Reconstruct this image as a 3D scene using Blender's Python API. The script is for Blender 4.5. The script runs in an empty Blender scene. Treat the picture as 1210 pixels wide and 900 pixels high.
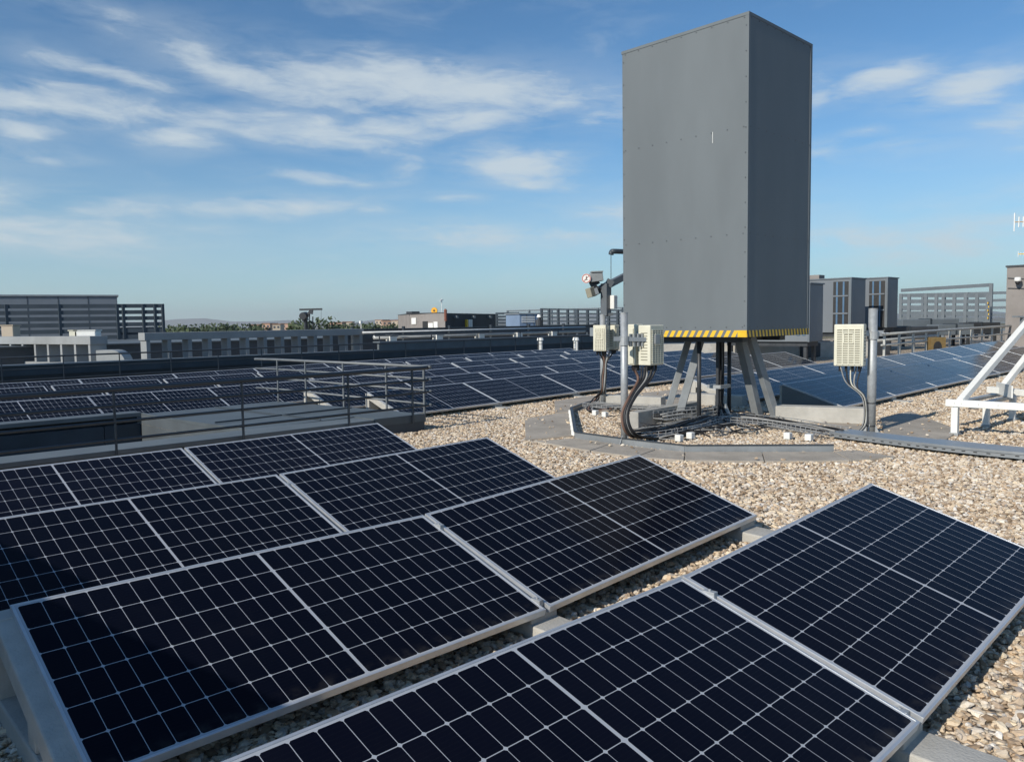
import bpy, math, random
import numpy as np
from mathutils import Vector, Matrix
R = math.radians
rng = random.Random(7)
nrng = np.random.RandomState(11)

# ------------------------------------------------------------------ camera
F = 930.0; W0 = 1210.0; H0 = 900.0
TH = math.atan(69 / F); RO = R(0.85); EYE = 1.54; AZ = R(44.3)
ct, st_ = math.cos(TH), math.sin(TH); cr, sr = math.cos(RO), math.sin(RO)
CM = np.array([[1, 0, 0], [0, -st_, ct], [0, -ct, -st_]]) @ np.array([[cr, -sr, 0], [sr, cr, 0], [0, 0, 1]])
scene = bpy.context.scene
cam_data = bpy.data.cameras.new('camera'); cam = bpy.data.objects.new('camera', cam_data)
scene.collection.objects.link(cam); scene.camera = cam
cam_data.sensor_width = 36; cam_data.lens = F / W0 * 36; cam_data.clip_end = 40000; cam_data.clip_start = 0.05
mw = Matrix.Identity(4)
for i in range(3):
    mw[i][0] = CM[i, 0]; mw[i][1] = -CM[i, 1]; mw[i][2] = -CM[i, 2]
mw[0][3] = 0; mw[1][3] = 0; mw[2][3] = EYE
cam.matrix_world = mw

# ------------------------------------------------------------------ light
SUN_EL = R(30); SH_AZ = R(45.8)                    # shadows point along SH_AZ (from +x)
sd = Vector((-math.cos(SH_AZ) * math.cos(SUN_EL), -math.sin(SH_AZ) * math.cos(SUN_EL), math.sin(SUN_EL)))
sl = bpy.data.lights.new('sun', 'SUN'); sl.energy = 5.0; sl.angle = R(0.53); sl.color = (1.0, 0.93, 0.82)
so = bpy.data.objects.new('sun', sl); scene.collection.objects.link(so)
so.rotation_euler = sd.to_track_quat('Z', 'Y').to_euler(); so.location = (0, 0, 30)
world = bpy.data.worlds.new('World'); scene.world = world; world.use_nodes = True
scene.view_settings.view_transform = 'Standard'; scene.view_settings.look = 'None'
scene.view_settings.exposure = -0.20; scene.view_settings.gamma = 1.0

class NB:
    """tiny node-graph helper"""
    def __init__(s, tree): s.t = tree; s.t.nodes.clear()
    def n(s, typ, **kw):
        nd = s.t.nodes.new(typ)
        for k, v in kw.items():
            if k == 'ins':
                for a, b in v.items():
                    if isinstance(b, bpy.types.NodeSocket): s.t.links.new(b, nd.inputs[a])
                    else: nd.inputs[a].default_value = b
            else: setattr(nd, k, v)
        return nd
    def m(s, op, a, b=0.0, c=0.0, clamp=False):
        nd = s.t.nodes.new('ShaderNodeMath'); nd.operation = op; nd.use_clamp = clamp
        for i, v in enumerate((a, b, c)):
            if isinstance(v, bpy.types.NodeSocket): s.t.links.new(v, nd.inputs[i])
            else: nd.inputs[i].default_value = v
        return nd.outputs[0]
    def mix(s, f, a, b):
        nd = s.t.nodes.new('ShaderNodeMix'); nd.data_type = 'RGBA'
        for i, v in ((0, f), (6, a), (7, b)):
            if isinstance(v, bpy.types.NodeSocket): s.t.links.new(v, nd.inputs[i])
            else: nd.inputs[i].default_value = v if i == 0 else (*v, 1)[:4]
        return nd.outputs[2]
    def ramp(s, f, stops, interp='LINEAR'):
        nd = s.t.nodes.new('ShaderNodeValToRGB'); nd.color_ramp.interpolation = interp
        e = nd.color_ramp.elements
        while len(e) < len(stops): e.new(0.5)
        for el, (p, c) in zip(e, stops): el.position = p; el.color = (*c, 1)
        s.t.links.new(f, nd.inputs[0]); return nd.outputs[0]
    def smooth(s, v, lo, hi):
        nd = s.t.nodes.new('ShaderNodeMapRange'); nd.interpolation_type = 'SMOOTHSTEP'
        s.t.links.new(v, nd.inputs[0]); nd.inputs[1].default_value = lo; nd.inputs[2].default_value = hi
        return nd.outputs[0]

w = NB(world.node_tree)
sky = w.n('ShaderNodeTexSky', sky_type='NISHITA', sun_disc=False, sun_elevation=SUN_EL,
          sun_rotation=math.atan2(sd.x, sd.y) % (2 * math.pi), altitude=600, air_density=1.0, dust_density=0.15, ozone_density=3.2)
tc = w.n('ShaderNodeTexCoord'); sep = w.n('ShaderNodeSeparateXYZ', ins={0: tc.outputs['Generated']})
az = w.m('ARCTAN2', sep.outputs[0], sep.outputs[1]); el = w.m('ARCSINE', sep.outputs[2])
cv = w.n('ShaderNodeCombineXYZ', ins={0: w.m('MULTIPLY', az, 3.2), 1: w.m('MULTIPLY', el, 13.0), 2: 0.0})
warp = w.n('ShaderNodeTexNoise', ins={'Vector': cv.outputs[0], 'Scale': 1.3, 'Detail': 4.0})
wv = w.n('ShaderNodeVectorMath', operation='MULTIPLY_ADD', ins={0: warp.outputs['Color'], 1: (.75, .75, .75), 2: cv.outputs[0]})
wisps = w.n('ShaderNodeTexNoise', ins={'Vector': wv.outputs[0], 'Scale': 1.9, 'Detail': 9.0, 'Roughness': 0.6, 'Distortion': 0.25})
# warped position used for the cloud streaks' own outlines
wx = w.m('ADD', az, w.m('MULTIPLY', w.m('SUBTRACT', warp.outputs['Fac'], 0.5), 0.07))
wsep = w.n('ShaderNodeSeparateColor', ins={0: warp.outputs['Color']})
wy = w.m('ADD', el, w.m('MULTIPLY', w.m('SUBTRACT', wsep.outputs[1], 0.5), 0.045))
CL = [(150, 95, 90, 12, .1, .7), (560, 150, 120, 16, .05, .75), (430, 70, 40, 14, -.2, .5), (230, 165, 60, 14, 0, .7), (130, 250, 90, 12, -.1, .6), (450, 250, 30, 8, 0, .5), (545, 240, 40, 8, 0, .5), (30, 155, 50, 8, 0, .7), (1060, 180, 90, 10, 0, .4), (1020, 165, 30, 7, 0, .5), (500, 112, 240, 26, .05, 1.0), (300, 95, 110, 20, .25, .8), (80, 130, 120, 18, -.05, .85), (390, 158, 190, 18, .05, .75),
      (610, 196, 85, 18, .1, .85), (655, 217, 75, 9, .05, .7), (380, 210, 80, 8, .02, .75), (482, 200, 26, 12, -.3, .6),
      (330, 243, 130, 10, -.06, .75), (60, 276, 160, 24, .05, .75), (560, 282, 200, 14, 0, .6), (260, 272, 70, 9, 0, .45),
      (1045, 100, 62, 13, -.08, .9), (1130, 105, 62, 15, -.15, .9), (1185, 140, 50, 18, 0, .7), (980, 180, 32, 9, 0, .7), (968, 118, 24, 10, 0, .6),
      (1090, 280, 190, 26, 0, .6), (60, 183, 60, 8, -.05, .55), (190, 45, 120, 20, .1, .4), (700, 148, 70, 16, 0, .5), (1100, 240, 120, 8, -.05, .3),
      (-250, 130, 200, 30, 0, .8), (-120, 230, 180, 22, 0, .7), (1450, 110, 200, 30, 0, .8), (1400, 220, 180, 20, 0, .7), (800, 250, 160, 20, 0, .6), (850, 120, 200, 22, 0, .6)]
tot = None
for cx, cy, rx, ry, tl, sg in CL:
    a0 = math.atan((cx - 605) / F); e0 = math.atan((381 - 0.0148 * (cx - 605) - cy) / F * math.cos(a0))
    du = w.m('SUBTRACT', wx, a0); dv = w.m('SUBTRACT', wy, e0)
    dv2 = w.m('ADD', dv, w.m('MULTIPLY', du, tl))
    q = w.m('ADD', w.m('POWER', w.m('ABSOLUTE', w.m('DIVIDE', du, rx / F)), 2.0), w.m('POWER', w.m('ABSOLUTE', w.m('DIVIDE', dv2, ry / F * 1.25)), 2.0))
    g = w.m('MULTIPLY', w.m('EXPONENT', w.m('MULTIPLY', q, -1.0)), sg)
    tot = g if tot is None else w.m('MAXIMUM', tot, g)
cv2 = w.n('ShaderNodeCombineXYZ', ins={0: w.m('MULTIPLY', az, 9.0), 1: w.m('MULTIPLY', w.m('ADD', el, w.m('MULTIPLY', az, .06)), 34.0), 2: 3.0})
fine = w.n('ShaderNodeTexNoise', ins={'Vector': cv2.outputs[0], 'Scale': 1.6, 'Detail': 8.0, 'Roughness': .62, 'Distortion': .5})
nz = w.m('ADD', w.m('MULTIPLY', w.m('SUBTRACT', wisps.outputs['Fac'], .5), 1.2), w.m('MULTIPLY', w.m('SUBTRACT', fine.outputs['Fac'], .5), 1.0))
soft = w.m('MULTIPLY', w.m('MULTIPLY', tot, w.smooth(w.m('ADD', wisps.outputs['Fac'], w.m('MULTIPLY', w.m('SUBTRACT', fine.outputs['Fac'], .5), .4)), .28, .60)), .72)
den = w.m('MAXIMUM', soft, w.m('MULTIPLY', w.m('MULTIPLY', w.smooth(w.m('ADD', tot, nz), .12, 1.0), w.smooth(tot, .04, .35)), .85))
veil = w.m('MULTIPLY', w.smooth(wisps.outputs['Fac'], 0.45, 0.85), 0.25)
horiz = w.m('MULTIPLY', w.m('SUBTRACT', 1.0, w.smooth(el, -0.02, 0.26), clamp=True), 0.58)
cm = w.m('MINIMUM', w.m('ADD', w.m('MAXIMUM', w.m('MULTIPLY', den, 1.0), veil), 0.0), 0.86)
skc = w.mix(horiz, sky.outputs[0], (6.3, 5.7, 5.6))
skt = w.n('ShaderNodeVectorMath', operation='MULTIPLY', ins={0: skc, 1: (.72, 1.03, 1.16)})
col = w.mix(cm, skt.outputs[0], (6.1, 6.9, 7.4))
bg = w.n('ShaderNodeBackground', ins={0: col, 1: 0.116})
w.t.links.new(bg.outputs[0], w.n('ShaderNodeOutputWorld').inputs[0])

# ------------------------------------------------------------------ coordinates: (s, m, z), s along the panel rows, m away from the low edges
EX = (math.cos(AZ), math.sin(AZ)); BX = (-math.sin(AZ), math.cos(AZ))
def wpos(s, m, z): return Vector((s * EX[0] + m * BX[0], s * EX[1] + m * BX[1], z))
def sm(x, y): return (x * EX[0] + y * EX[1], x * BX[0] + y * BX[1])
NEAR = ([-20, -3, 2.8, 5, 8, 12, 16, 22, 29, 60], [.0, -.01, -.035, .05, .08, .08, .105, .14, .235, .3])
FAR = ([-20, 7, 9.6, 12, 16, 22, 29, 60], [-.02, -.01, .02, .06, .105, .13, .235, .3])
def G(s, m):
    k = min(max((m - 3.0) / 7.0, 0), 1)
    return float(np.interp(s, *NEAR)) * (1 - k) + float(np.interp(s, *FAR)) * k
def ray(px, py):
    v = CM @ np.array([(px - 605) / F, (py - 450) / F, 1.0]); return v
def P(px, py, Y):
    v = ray(px, py); k = Y / v[1]; s, m = sm(v[0] * k, Y); return (s, m, EYE + v[2] * k)
def Gp(px, py, h=0.0):
    v = ray(px, py); z = h
    for _ in range(8):
        k = (z - EYE) / v[2]; s, m = sm(v[0] * k, v[1] * k); z = G(s, m) + h
    return (s, m, z)

# ------------------------------------------------------------------ materials
MATS = {}
def mat(name, col, rough=0.6, metal=0.0, var=0.25, scale=3.0, bump=0.0, bscale=60.0, spec=0.5, stain=None, detail=6.0, stretch=(1, 1, 1)):
    if name in MATS: return MATS[name]
    m = bpy.data.materials.new(name); m.use_nodes = True; b = NB(m.node_tree)
    t = b.n('ShaderNodeTexCoord'); mp = b.n('ShaderNodeMapping', ins={0: t.outputs['Object'], 'Scale': stretch})
    no = b.n('ShaderNodeTexNoise', ins={'Vector': mp.outputs[0], 'Scale': scale, 'Detail': detail, 'Roughness': .62})
    oi = b.n('ShaderNodeObjectInfo')
    f = b.smooth(no.outputs['Fac'], .25, .75)
    lo = tuple(c * (1 - var) for c in col); hi = tuple(min(1, c * (1 + var * .7)) for c in col)
    c = b.mix(f, lo, hi)
    if stain:
        n2 = b.n('ShaderNodeTexNoise', ins={'Vector': mp.outputs[0], 'Scale': scale * 3.1, 'Detail': 8.0, 'Roughness': .7})
        c = b.mix(b.m('MULTIPLY', b.smooth(n2.outputs['Fac'], .52, .75), stain[1]), c, stain[0])
    p = b.n('ShaderNodeBsdfPrincipled', ins={'Base Color': c, 'Metallic': metal, 'Specular IOR Level': spec})
    r = b.m('ADD', rough - .08, b.m('MULTIPLY', no.outputs['Fac'], .16), clamp=True)
    b.t.links.new(r, p.inputs['Roughness'])
    if bump:
        n3 = b.n('ShaderNodeTexNoise', ins={'Vector': t.outputs['Object'], 'Scale': bscale, 'Detail': 5.0})
        bp = b.n('ShaderNodeBump', ins={'Height': n3.outputs['Fac'], 'Strength': bump, 'Distance': .01})
        b.t.links.new(bp.outputs[0], p.inputs['Normal'])
    b.t.links.new(p.outputs[0], b.n('ShaderNodeOutputMaterial').inputs[0])
    MATS[name] = m; return m
ALU = mat('anodised aluminium', (.60, .62, .64), .42, .55, .1, 8)
CONC = mat('cast concrete', (.40, .39, .36), .88, 0, .22, 4, .5, 90, .2, ((.24, .23, .21), .5))
CONCW = mat('pale concrete', (.47, .455, .415), .88, 0, .15, 5, .4, 90, .2, ((.42, .39, .34), .5))
PAVE = mat('cement pavers', (.42, .375, .315), .9, 0, .22, 2.2, .5, 120, .2, ((.29, .255, .21), .6))
TOWER = mat('grey painted sheet', (.157, .178, .190), .55, .0, .10, .9, .5, 1.1, .2, ((.15, .165, .18), .25), 4, (1, 1, .35))
CLAD = mat('dark cladding', (.05, .064, .078), .5, .0, .25, 1.5, 0, 60, .45, ((.06, .065, .07), .4))
COPE = mat('grey coping metal', (.135, .155, .165), .5, .0, .2, 1.6, .1, 20, .4, ((.11, .12, .125), .5))
RAIL = mat('dark rail paint', (.042, .053, .065), .45, .1, .15, 8)
RAILG = mat('grey rail paint', (.17, .185, .195), .5, .2, .15, 8)
LEG = mat('galvanised steel', (.42, .44, .45), .5, .35, .2, 9, .1, 60, .5, ((.22, .23, .24), .5))
DARK = mat('dark steel', (.05, .055, .062), .5, .2, .2, 6)
CREAM = mat('cream plastic', (.70, .68, .55), .5, 0, .07, 6, 0, 60, .4, ((.55, .52, .42), .3))
CREAMD = mat('cream recess', (.30, .285, .22), .7, 0, .1, 6)
BLK = mat('black rubber', (.018, .018, .02), .55, 0, .3, 12)
GRYC = mat('grey cable', (.30, .30, .29), .6, 0, .2, 12)
REDC = mat('copper red cable', (.15, .085, .06), .6, 0, .2, 12)
YEL = mat('yellow paint', (.80, .50, .03), .5, 0, .15, 14, 0, 60, .4, ((.5, .33, .05), .4))
BLKP = mat('black paint and shade', (.03, .03, .03), .5, 0, .2, 14)
WHT = mat('white paint', (.80, .80, .76), .45, 0, .07, 5, 0, 60, .4, ((.6, .58, .52), .35))
RED = mat('red print', (.5, .12, .10), .5, 0, .1, 14)
ZINC = mat('galvanised tray', (.36, .385, .40), .42, .5, .12, 3, .05, 20, .5, ((.27, .29, .3), .4))
WIRE = mat('galvanised wire', (.42, .43, .43), .45, .3, .2, 20)
SCREEN = mat('grey screen render', (.29, .305, .31), .7, 0, .15, 1, .1, 20, .3)
LOUV = mat('grey louvre', (.14, .165, .185), .5, 0, .12, 1.5)
LOUVD = mat('dark louvre', (.05, .065, .08), .5, 0, .15, 1.5)
BLUEG = mat('blue slatted glass', (.11, .19, .29), .25, 0, .15, 2)
BUILD = mat('grey brown render', (.27, .25, .235), .85, 0, .14, 1, .2, 20, .2, ((.14, .13, .12), .4))
BUILDD = mat('dark brown render', (.055, .052, .052), .85, 0, .2, 1)
OCHRE = mat('ochre board', (.20, .135, .05), .7, 0, .3, 5)
TAR = mat('roof membrane', (.07, .072, .075), .9, 0, .3, .6, .2, 20, .2)
def bgmat(name, c): return mat(name, c, .85, 0, .12, .05)
PINK = bgmat('salmon render', (.50, .33, .24)); SAND = bgmat('sand render', (.52, .44, .34)); GLZ = bgmat('window glass', (.06, .07, .09))
BARK = mat('bark', (.10, .075, .055), .9, 0, .3, 4)
def leaf(name, a, b_):
    m = bpy.data.materials.new(name); m.use_nodes = True; b = NB(m.node_tree)
    t = b.n('ShaderNodeTexCoord'); no = b.n('ShaderNodeTexNoise', ins={'Vector': t.outputs['Object'], 'Scale': .9, 'Detail': 3.0})
    c = b.mix(b.smooth(no.outputs['Fac'], .3, .7), a, b_)
    p = b.n('ShaderNodeBsdfPrincipled', ins={'Base Color': c, 'Roughness': .7})
    b.t.links.new(p.outputs[0], b.n('ShaderNodeOutputMaterial').inputs[0]); return m
LEAF = leaf('leaves', (.055, .085, .035), (.10, .135, .055)); LEAF2 = leaf('dark leaves', (.035, .06, .03), (.07, .095, .045))

PL, PW = 2.094, 1.038
def panel_mat():
    m = bpy.data.materials.new('solar cells under glass'); m.use_nodes = True; b = NB(m.node_tree)
    uv = b.n('ShaderNodeUVMap'); sp = b.n('ShaderNodeSeparateXYZ', ins={0: uv.outputs[0]})
    mg = .020; gap = .013; p = (PL - 2 * mg - gap) / 24; q = (PW - 2 * mg) / 6
    u = b.m('SUBTRACT', sp.outputs[0], mg); v = b.m('SUBTRACT', sp.outputs[1], mg)
    half = 12 * p
    right = b.m('GREATER_THAN', u, half + gap / 2)
    u2 = b.m('SUBTRACT', u, b.m('MULTIPLY', right, gap))
    inmid = b.m('LESS_THAN', b.m('ABSOLUTE', b.m('SUBTRACT', u, half + gap / 2)), gap / 2)
    midline = b.m('LESS_THAN', b.m('ABSOLUTE', b.m('SUBTRACT', u, half + gap / 2)), .0012)   # thin darker slit in the middle ribbon
    du = b.m('MULTIPLY', b.m('PINGPONG', b.m('DIVIDE', u2, p), .5), p)
    dv = b.m('MULTIPLY', b.m('PINGPONG', b.m('DIVIDE', v, q), .5), q)
    lu = b.m('LESS_THAN', du, .00115); lv = b.m('LESS_THAN', dv, .0016)
    dia = b.m('LESS_THAN', b.m('ADD', du, dv), .0098)
    oob = b.m('MAXIMUM', b.m('MAXIMUM', b.m('LESS_THAN', u, 0), b.m('GREATER_THAN', u, PL - 2 * mg)), b.m('MAXIMUM', b.m('LESS_THAN', v, 0), b.m('GREATER_THAN', v, PW - 2 * mg)))
    oobm = b.m('MULTIPLY', oob, 1.0)
    white = b.m('MAXIMUM', b.m('MAXIMUM', lu, lv), b.m('MAXIMUM', b.m('MAXIMUM', dia, inmid), oobm))
    oi = b.n('ShaderNodeObjectInfo')
    # each cell a slightly different blue
    cu = b.m('FLOOR', b.m('DIVIDE', u2, p)); cvv = b.m('FLOOR', b.m('DIVIDE', v, q))
    cc = b.n('ShaderNodeCombineXYZ', ins={0: cu, 1: cvv, 2: b.m('MULTIPLY', oi.outputs['Random'], 50)})
    wn = b.n('ShaderNodeTexWhiteNoise', noise_dimensions='3D', ins={0: cc.outputs[0]})
    cell = b.mix(b.m('MULTIPLY', wn.outputs['Value'], .8), (.0036, .0042, .0105), (.006, .0065, .0145))
    cell = b.mix(oi.outputs['Random'], cell, (.0028, .0036, .0088))
    # faint fingers across a cell
    fing = b.m('LESS_THAN', b.m('PINGPONG', b.m('DIVIDE', v, q / 9), .5), .012)
    cell = b.mix(b.m('MULTIPLY', fing, .12), cell, (.08, .085, .1))
    colr = b.mix(white, cell, (.42, .44, .47))
    no = b.n('ShaderNodeTexNoise', ins={'Vector': uv.outputs[0], 'Scale': 3.0, 'Detail': 7.0, 'Roughness': .65})
    dust = b.smooth(no.outputs['Fac'], .45, .85)
    rim = b.m('SUBTRACT', 1.0, b.smooth(sp.outputs[1], .01, .10))          # dust gathers along the low edge
    n5 = b.n('ShaderNodeTexNoise', ins={'Vector': uv.outputs[0], 'Scale': 14.0, 'Detail': 4.0})
    rimd = b.m('MULTIPLY', rim, b.smooth(n5.outputs['Fac'], .4, .8))
    colr = b.mix(b.m('ADD', b.m('MULTIPLY', dust, .008), b.m('MULTIPLY', rimd, .10)), colr, (.40, .36, .30))
    pr = b.n('ShaderNodeBsdfPrincipled', ins={'Base Color': colr, 'Specular IOR Level': .075, 'IOR': 1.45,
             'Roughness': b.m('ADD', .11, b.m('MULTIPLY', dust, .14))})
    b.t.links.new(pr.outputs[0], b.n('ShaderNodeOutputMaterial').inputs[0]); return m
CELLS = panel_mat()

def gravel_mat(name, inst):
    m = bpy.data.materials.new(name); m.use_nodes = True; b = NB(m.node_tree)
    ramp = [(0, (.20, .14, .09)), (.12, (.38, .28, .19)), (.27, (.60, .47, .33)), (.45, (.80, .68, .50)), (.58, (.50, .42, .34)), (.72, (.86, .79, .67)), (.84, (.64, .48, .32)), (.92, (.30, .27, .25)), (1, (.92, .88, .80))]
    t = b.n('ShaderNodeTexCoord')
    if inst:
        oi = b.n('ShaderNodeObjectInfo'); c = b.ramp(oi.outputs['Random'], ramp)
        no = b.n('ShaderNodeTexNoise', ins={'Vector': t.outputs['Object'], 'Scale': 1.6, 'Detail': 4.0})
        c = b.mix(b.m('MULTIPLY', b.smooth(no.outputs['Fac'], .4, .75), .4), c, (.36, .28, .2))
        gm = b.n('ShaderNodeNewGeometry'); n9 = b.n('ShaderNodeTexNoise', ins={'Vector': gm.outputs['Position'], 'Scale': 1.1, 'Detail': 5.0, 'Roughness': .6})
        c = b.mix(b.m('MULTIPLY', b.smooth(n9.outputs['Fac'], .48, .72), .24), c, (.36, .28, .19))
        pr = b.n('ShaderNodeBsdfPrincipled', ins={'Base Color': c, 'Roughness': .85, 'Specular IOR Level': .25})
    else:
        vo = b.n('ShaderNodeTexVoronoi', ins={'Vector': t.outputs['Object'], 'Scale': 34.0, 'Randomness': 1.0})
        sp = b.n('ShaderNodeSeparateColor', ins={0: vo.outputs['Color']})
        c = b.ramp(sp.outputs[0], ramp)
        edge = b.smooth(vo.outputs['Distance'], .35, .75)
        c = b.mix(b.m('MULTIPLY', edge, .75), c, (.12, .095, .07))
        h = b.m('SUBTRACT', 1.0, vo.outputs['Distance'])
        bp = b.n('ShaderNodeBump', ins={'Height': h, 'Strength': 1.0, 'Distance': .02})
        pr = b.n('ShaderNodeBsdfPrincipled', ins={'Base Color': c, 'Roughness': .9, 'Specular IOR Level': .2, 'Normal': bp.outputs[0]})
    b.t.links.new(pr.outputs[0], b.n('ShaderNodeOutputMaterial').inputs[0]); return m
GRAV = gravel_mat('gravel bed', False); STONE = gravel_mat('gravel stone', True)

# ------------------------------------------------------------------ mesh builder, everything in (s, m, z)
class MB:
    def __init__(s): s.v = []; s.f = []; s.uv = None
    def add(s, vs, fs):
        o = len(s.v); s.v += [tuple(p) for p in vs]; s.f += [tuple(o + i for i in f) for f in fs]; return s
    def box(s, x0, x1, y0, y1, z0, z1):
        return s.add([(x0, y0, z0), (x1, y0, z0), (x1, y1, z0), (x0, y1, z0), (x0, y0, z1), (x1, y0, z1), (x1, y1, z1), (x0, y1, z1)],
                     [(0, 3, 2, 1), (4, 5, 6, 7), (0, 1, 5, 4), (1, 2, 6, 5), (2, 3, 7, 6), (3, 0, 4, 7)])
    def cb(s, c, d): return s.box(c[0] - d[0] / 2, c[0] + d[0] / 2, c[1] - d[1] / 2, c[1] + d[1] / 2, c[2] - d[2] / 2, c[2] + d[2] / 2)
    def prism(s, poly, z0, z1):                       # poly in (s, m)
        n = len(poly); a = sum(poly[i][0] * poly[(i + 1) % n][1] - poly[(i + 1) % n][0] * poly[i][1] for i in range(n))
        if a < 0: poly = poly[::-1]
        f0 = z0 if callable(z0) else (lambda x, y: z0); f1 = z1 if callable(z1) else (lambda x, y: z1)
        vs = [(x, y, f0(x, y)) for x, y in poly] + [(x, y, f1(x, y)) for x, y in poly]
        return s.add(vs, [tuple(range(n))[::-1], tuple(range(n, 2 * n))] + [(i, (i + 1) % n, n + (i + 1) % n, n + i) for i in range(n)])
    def xprism(s, prof, x0, x1):                      # profile in (m, z), extruded along s
        n = len(prof); a = sum(prof[i][0] * prof[(i + 1) % n][1] - prof[(i + 1) % n][0] * prof[i][1] for i in range(n))
        if a < 0: prof = prof[::-1]
        vs = [(x0, y, z) for y, z in prof] + [(x1, y, z) for y, z in prof]
        return s.add(vs, [tuple(range(n))[::-1], tuple(range(n, 2 * n))] + [(i, (i + 1) % n, n + (i + 1) % n, n + i) for i in range(n)])
    def bar(s, a, b, wd, ht=None, up=(0, 0, 1)):      # rectangular bar from a to b
        ht = wd if ht is None else ht
        a = Vector(a); b = Vector(b); d = (b - a).normalized(); u = Vector(up)
        if abs(d.dot(u)) > .98: u = Vector((1, 0, 0))
        x = d.cross(u).normalized(); y = x.cross(d).normalized()
        q = [(-1, -1), (1, -1), (1, 1), (-1, 1)]
        vs = [a + x * (i * wd / 2) + y * (j * ht / 2) for i, j in q] + [b + x * (i * wd / 2) + y * (j * ht / 2) for i, j in q]
        return s.add(vs, [(0, 1, 2, 3), (4, 7, 6, 5), (0, 4, 5, 1), (1, 5, 6, 2), (2, 6, 7, 3), (3, 7, 4, 0)])
    def tube(s, pts, r, seg=8, caps=True):
        pts = [Vector(p) for p in pts]; n = len(pts); vs = []; prev = None
        for i, p in enumerate(pts):
            d = (pts[min(i + 1, n - 1)] - pts[max(i - 1, 0)]).normalized()
            if prev is None: x = d.cross(Vector((0, 0, 1)) if abs(d.z) < .9 else Vector((1, 0, 0))).normalized()
            else: x = (prev - d * prev.dot(d)).normalized()
            prev = x; y = d.cross(x); rr = r[i] if isinstance(r, (list, tuple)) else r
            vs += [p + x * (rr * math.cos(2 * math.pi * k / seg)) + y * (rr * math.sin(2 * math.pi * k / seg)) for k in range(seg)]
        fs = [(i * seg + k, i * seg + (k + 1) % seg, (i + 1) * seg + (k + 1) % seg, (i + 1) * seg + k) for i in range(n - 1) for k in range(seg)]
        if caps: fs += [tuple(range(seg))[::-1], tuple(range((n - 1) * seg, n * seg))]
        return s.add(vs, fs)
    def rot(s, ang, c, start=0):
        ca, sa = math.cos(ang), math.sin(ang)
        for i in range(start, len(s.v)):
            x, y, z = s.v[i]; dx, dy = x - c[0], y - c[1]; s.v[i] = (c[0] + dx * ca - dy * sa, c[1] + dx * sa + dy * ca, z)
        return s
def spline(pts, n=8):
    pts = [Vector(p) for p in pts]; q = [pts[0] * 2 - pts[1]] + pts + [pts[-1] * 2 - pts[-2]]; out = []
    for i in range(1, len(q) - 2):
        for k in range(n):
            t = k / n; a, b, c, d = q[i - 1], q[i], q[i + 1], q[i + 2]
            out.append(.5 * ((2 * b) + (c - a) * t + (2 * a - 5 * b + 4 * c - d) * t * t + (3 * b - a - 3 * c + d) * t ** 3))
    out.append(pts[-1]); return out

COL = scene.collection
def tag(o, label=None, cat=None, group=None, kind=None):
    if label: o['label'] = label
    if cat: o['category'] = cat
    if group: o['group'] = group
    if kind: o['kind'] = kind
    return o
ORG = {}
def thing(name, label, cat, o, group=None, rotz=AZ):
    e = bpy.data.objects.new(name, None); COL.objects.link(e); e.empty_display_size = .1
    e.location = wpos(*o); e.rotation_euler = (0, 0, rotz); tag(e, label, cat, group); ORG[e.name] = (o[0], o[1], o[2]); return e
def mesh_of(name, mb, material, o=(0, 0, 0), smooth=False):
    me = bpy.data.meshes.new(name); me.from_pydata([(x - o[0], y - o[1], z - o[2]) for x, y, z in mb.v], [], mb.f); me.update()
    me.materials.append(material)
    if smooth: me.polygons.foreach_set('use_smooth', [True] * len(me.polygons))
    return me
def part(name, mb, material, parent, smooth=False, bevel=0, root=None, label=None):
    o = ORG[(root or parent).name]
    me = mesh_of(name, mb, material, o, smooth); ob = bpy.data.objects.new(name, me); COL.objects.link(ob); ob.parent = parent
    ORG[ob.name] = o
    if bevel:
        b = ob.modifiers.new('bevel', 'BEVEL'); b.width = bevel; b.segments = 2; b.limit_method = 'ANGLE'; b.angle_limit = R(50)
    if label: ob['label'] = label
    return ob
def solo(name, label, cat, mb, material, o, group=None, smooth=False, bevel=0, kind=None):
    me = mesh_of(name, mb, material, o, smooth); ob = bpy.data.objects.new(name, me); COL.objects.link(ob)
    ob.location = wpos(*o); ob.rotation_euler = (0, 0, AZ); tag(ob, label, cat, group, kind)
    if bevel:
        b = ob.modifiers.new('bevel', 'BEVEL'); b.width = bevel; b.segments = 2; b.limit_method = 'ANGLE'; b.angle_limit = R(50)
    return ob
def copy_tree(o, parent=None):
    c = o.copy(); COL.objects.link(c); c.parent = parent; ORG[c.name] = ORG.get(o.name, (0, 0, 0))
    for ch in list(o.children): copy_tree(ch, c)
    return c
ORD = ['first', 'second', 'third', 'fourth', 'fifth', 'sixth', 'seventh', 'eighth', 'ninth', 'tenth', 'eleventh', 'twelfth']

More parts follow.
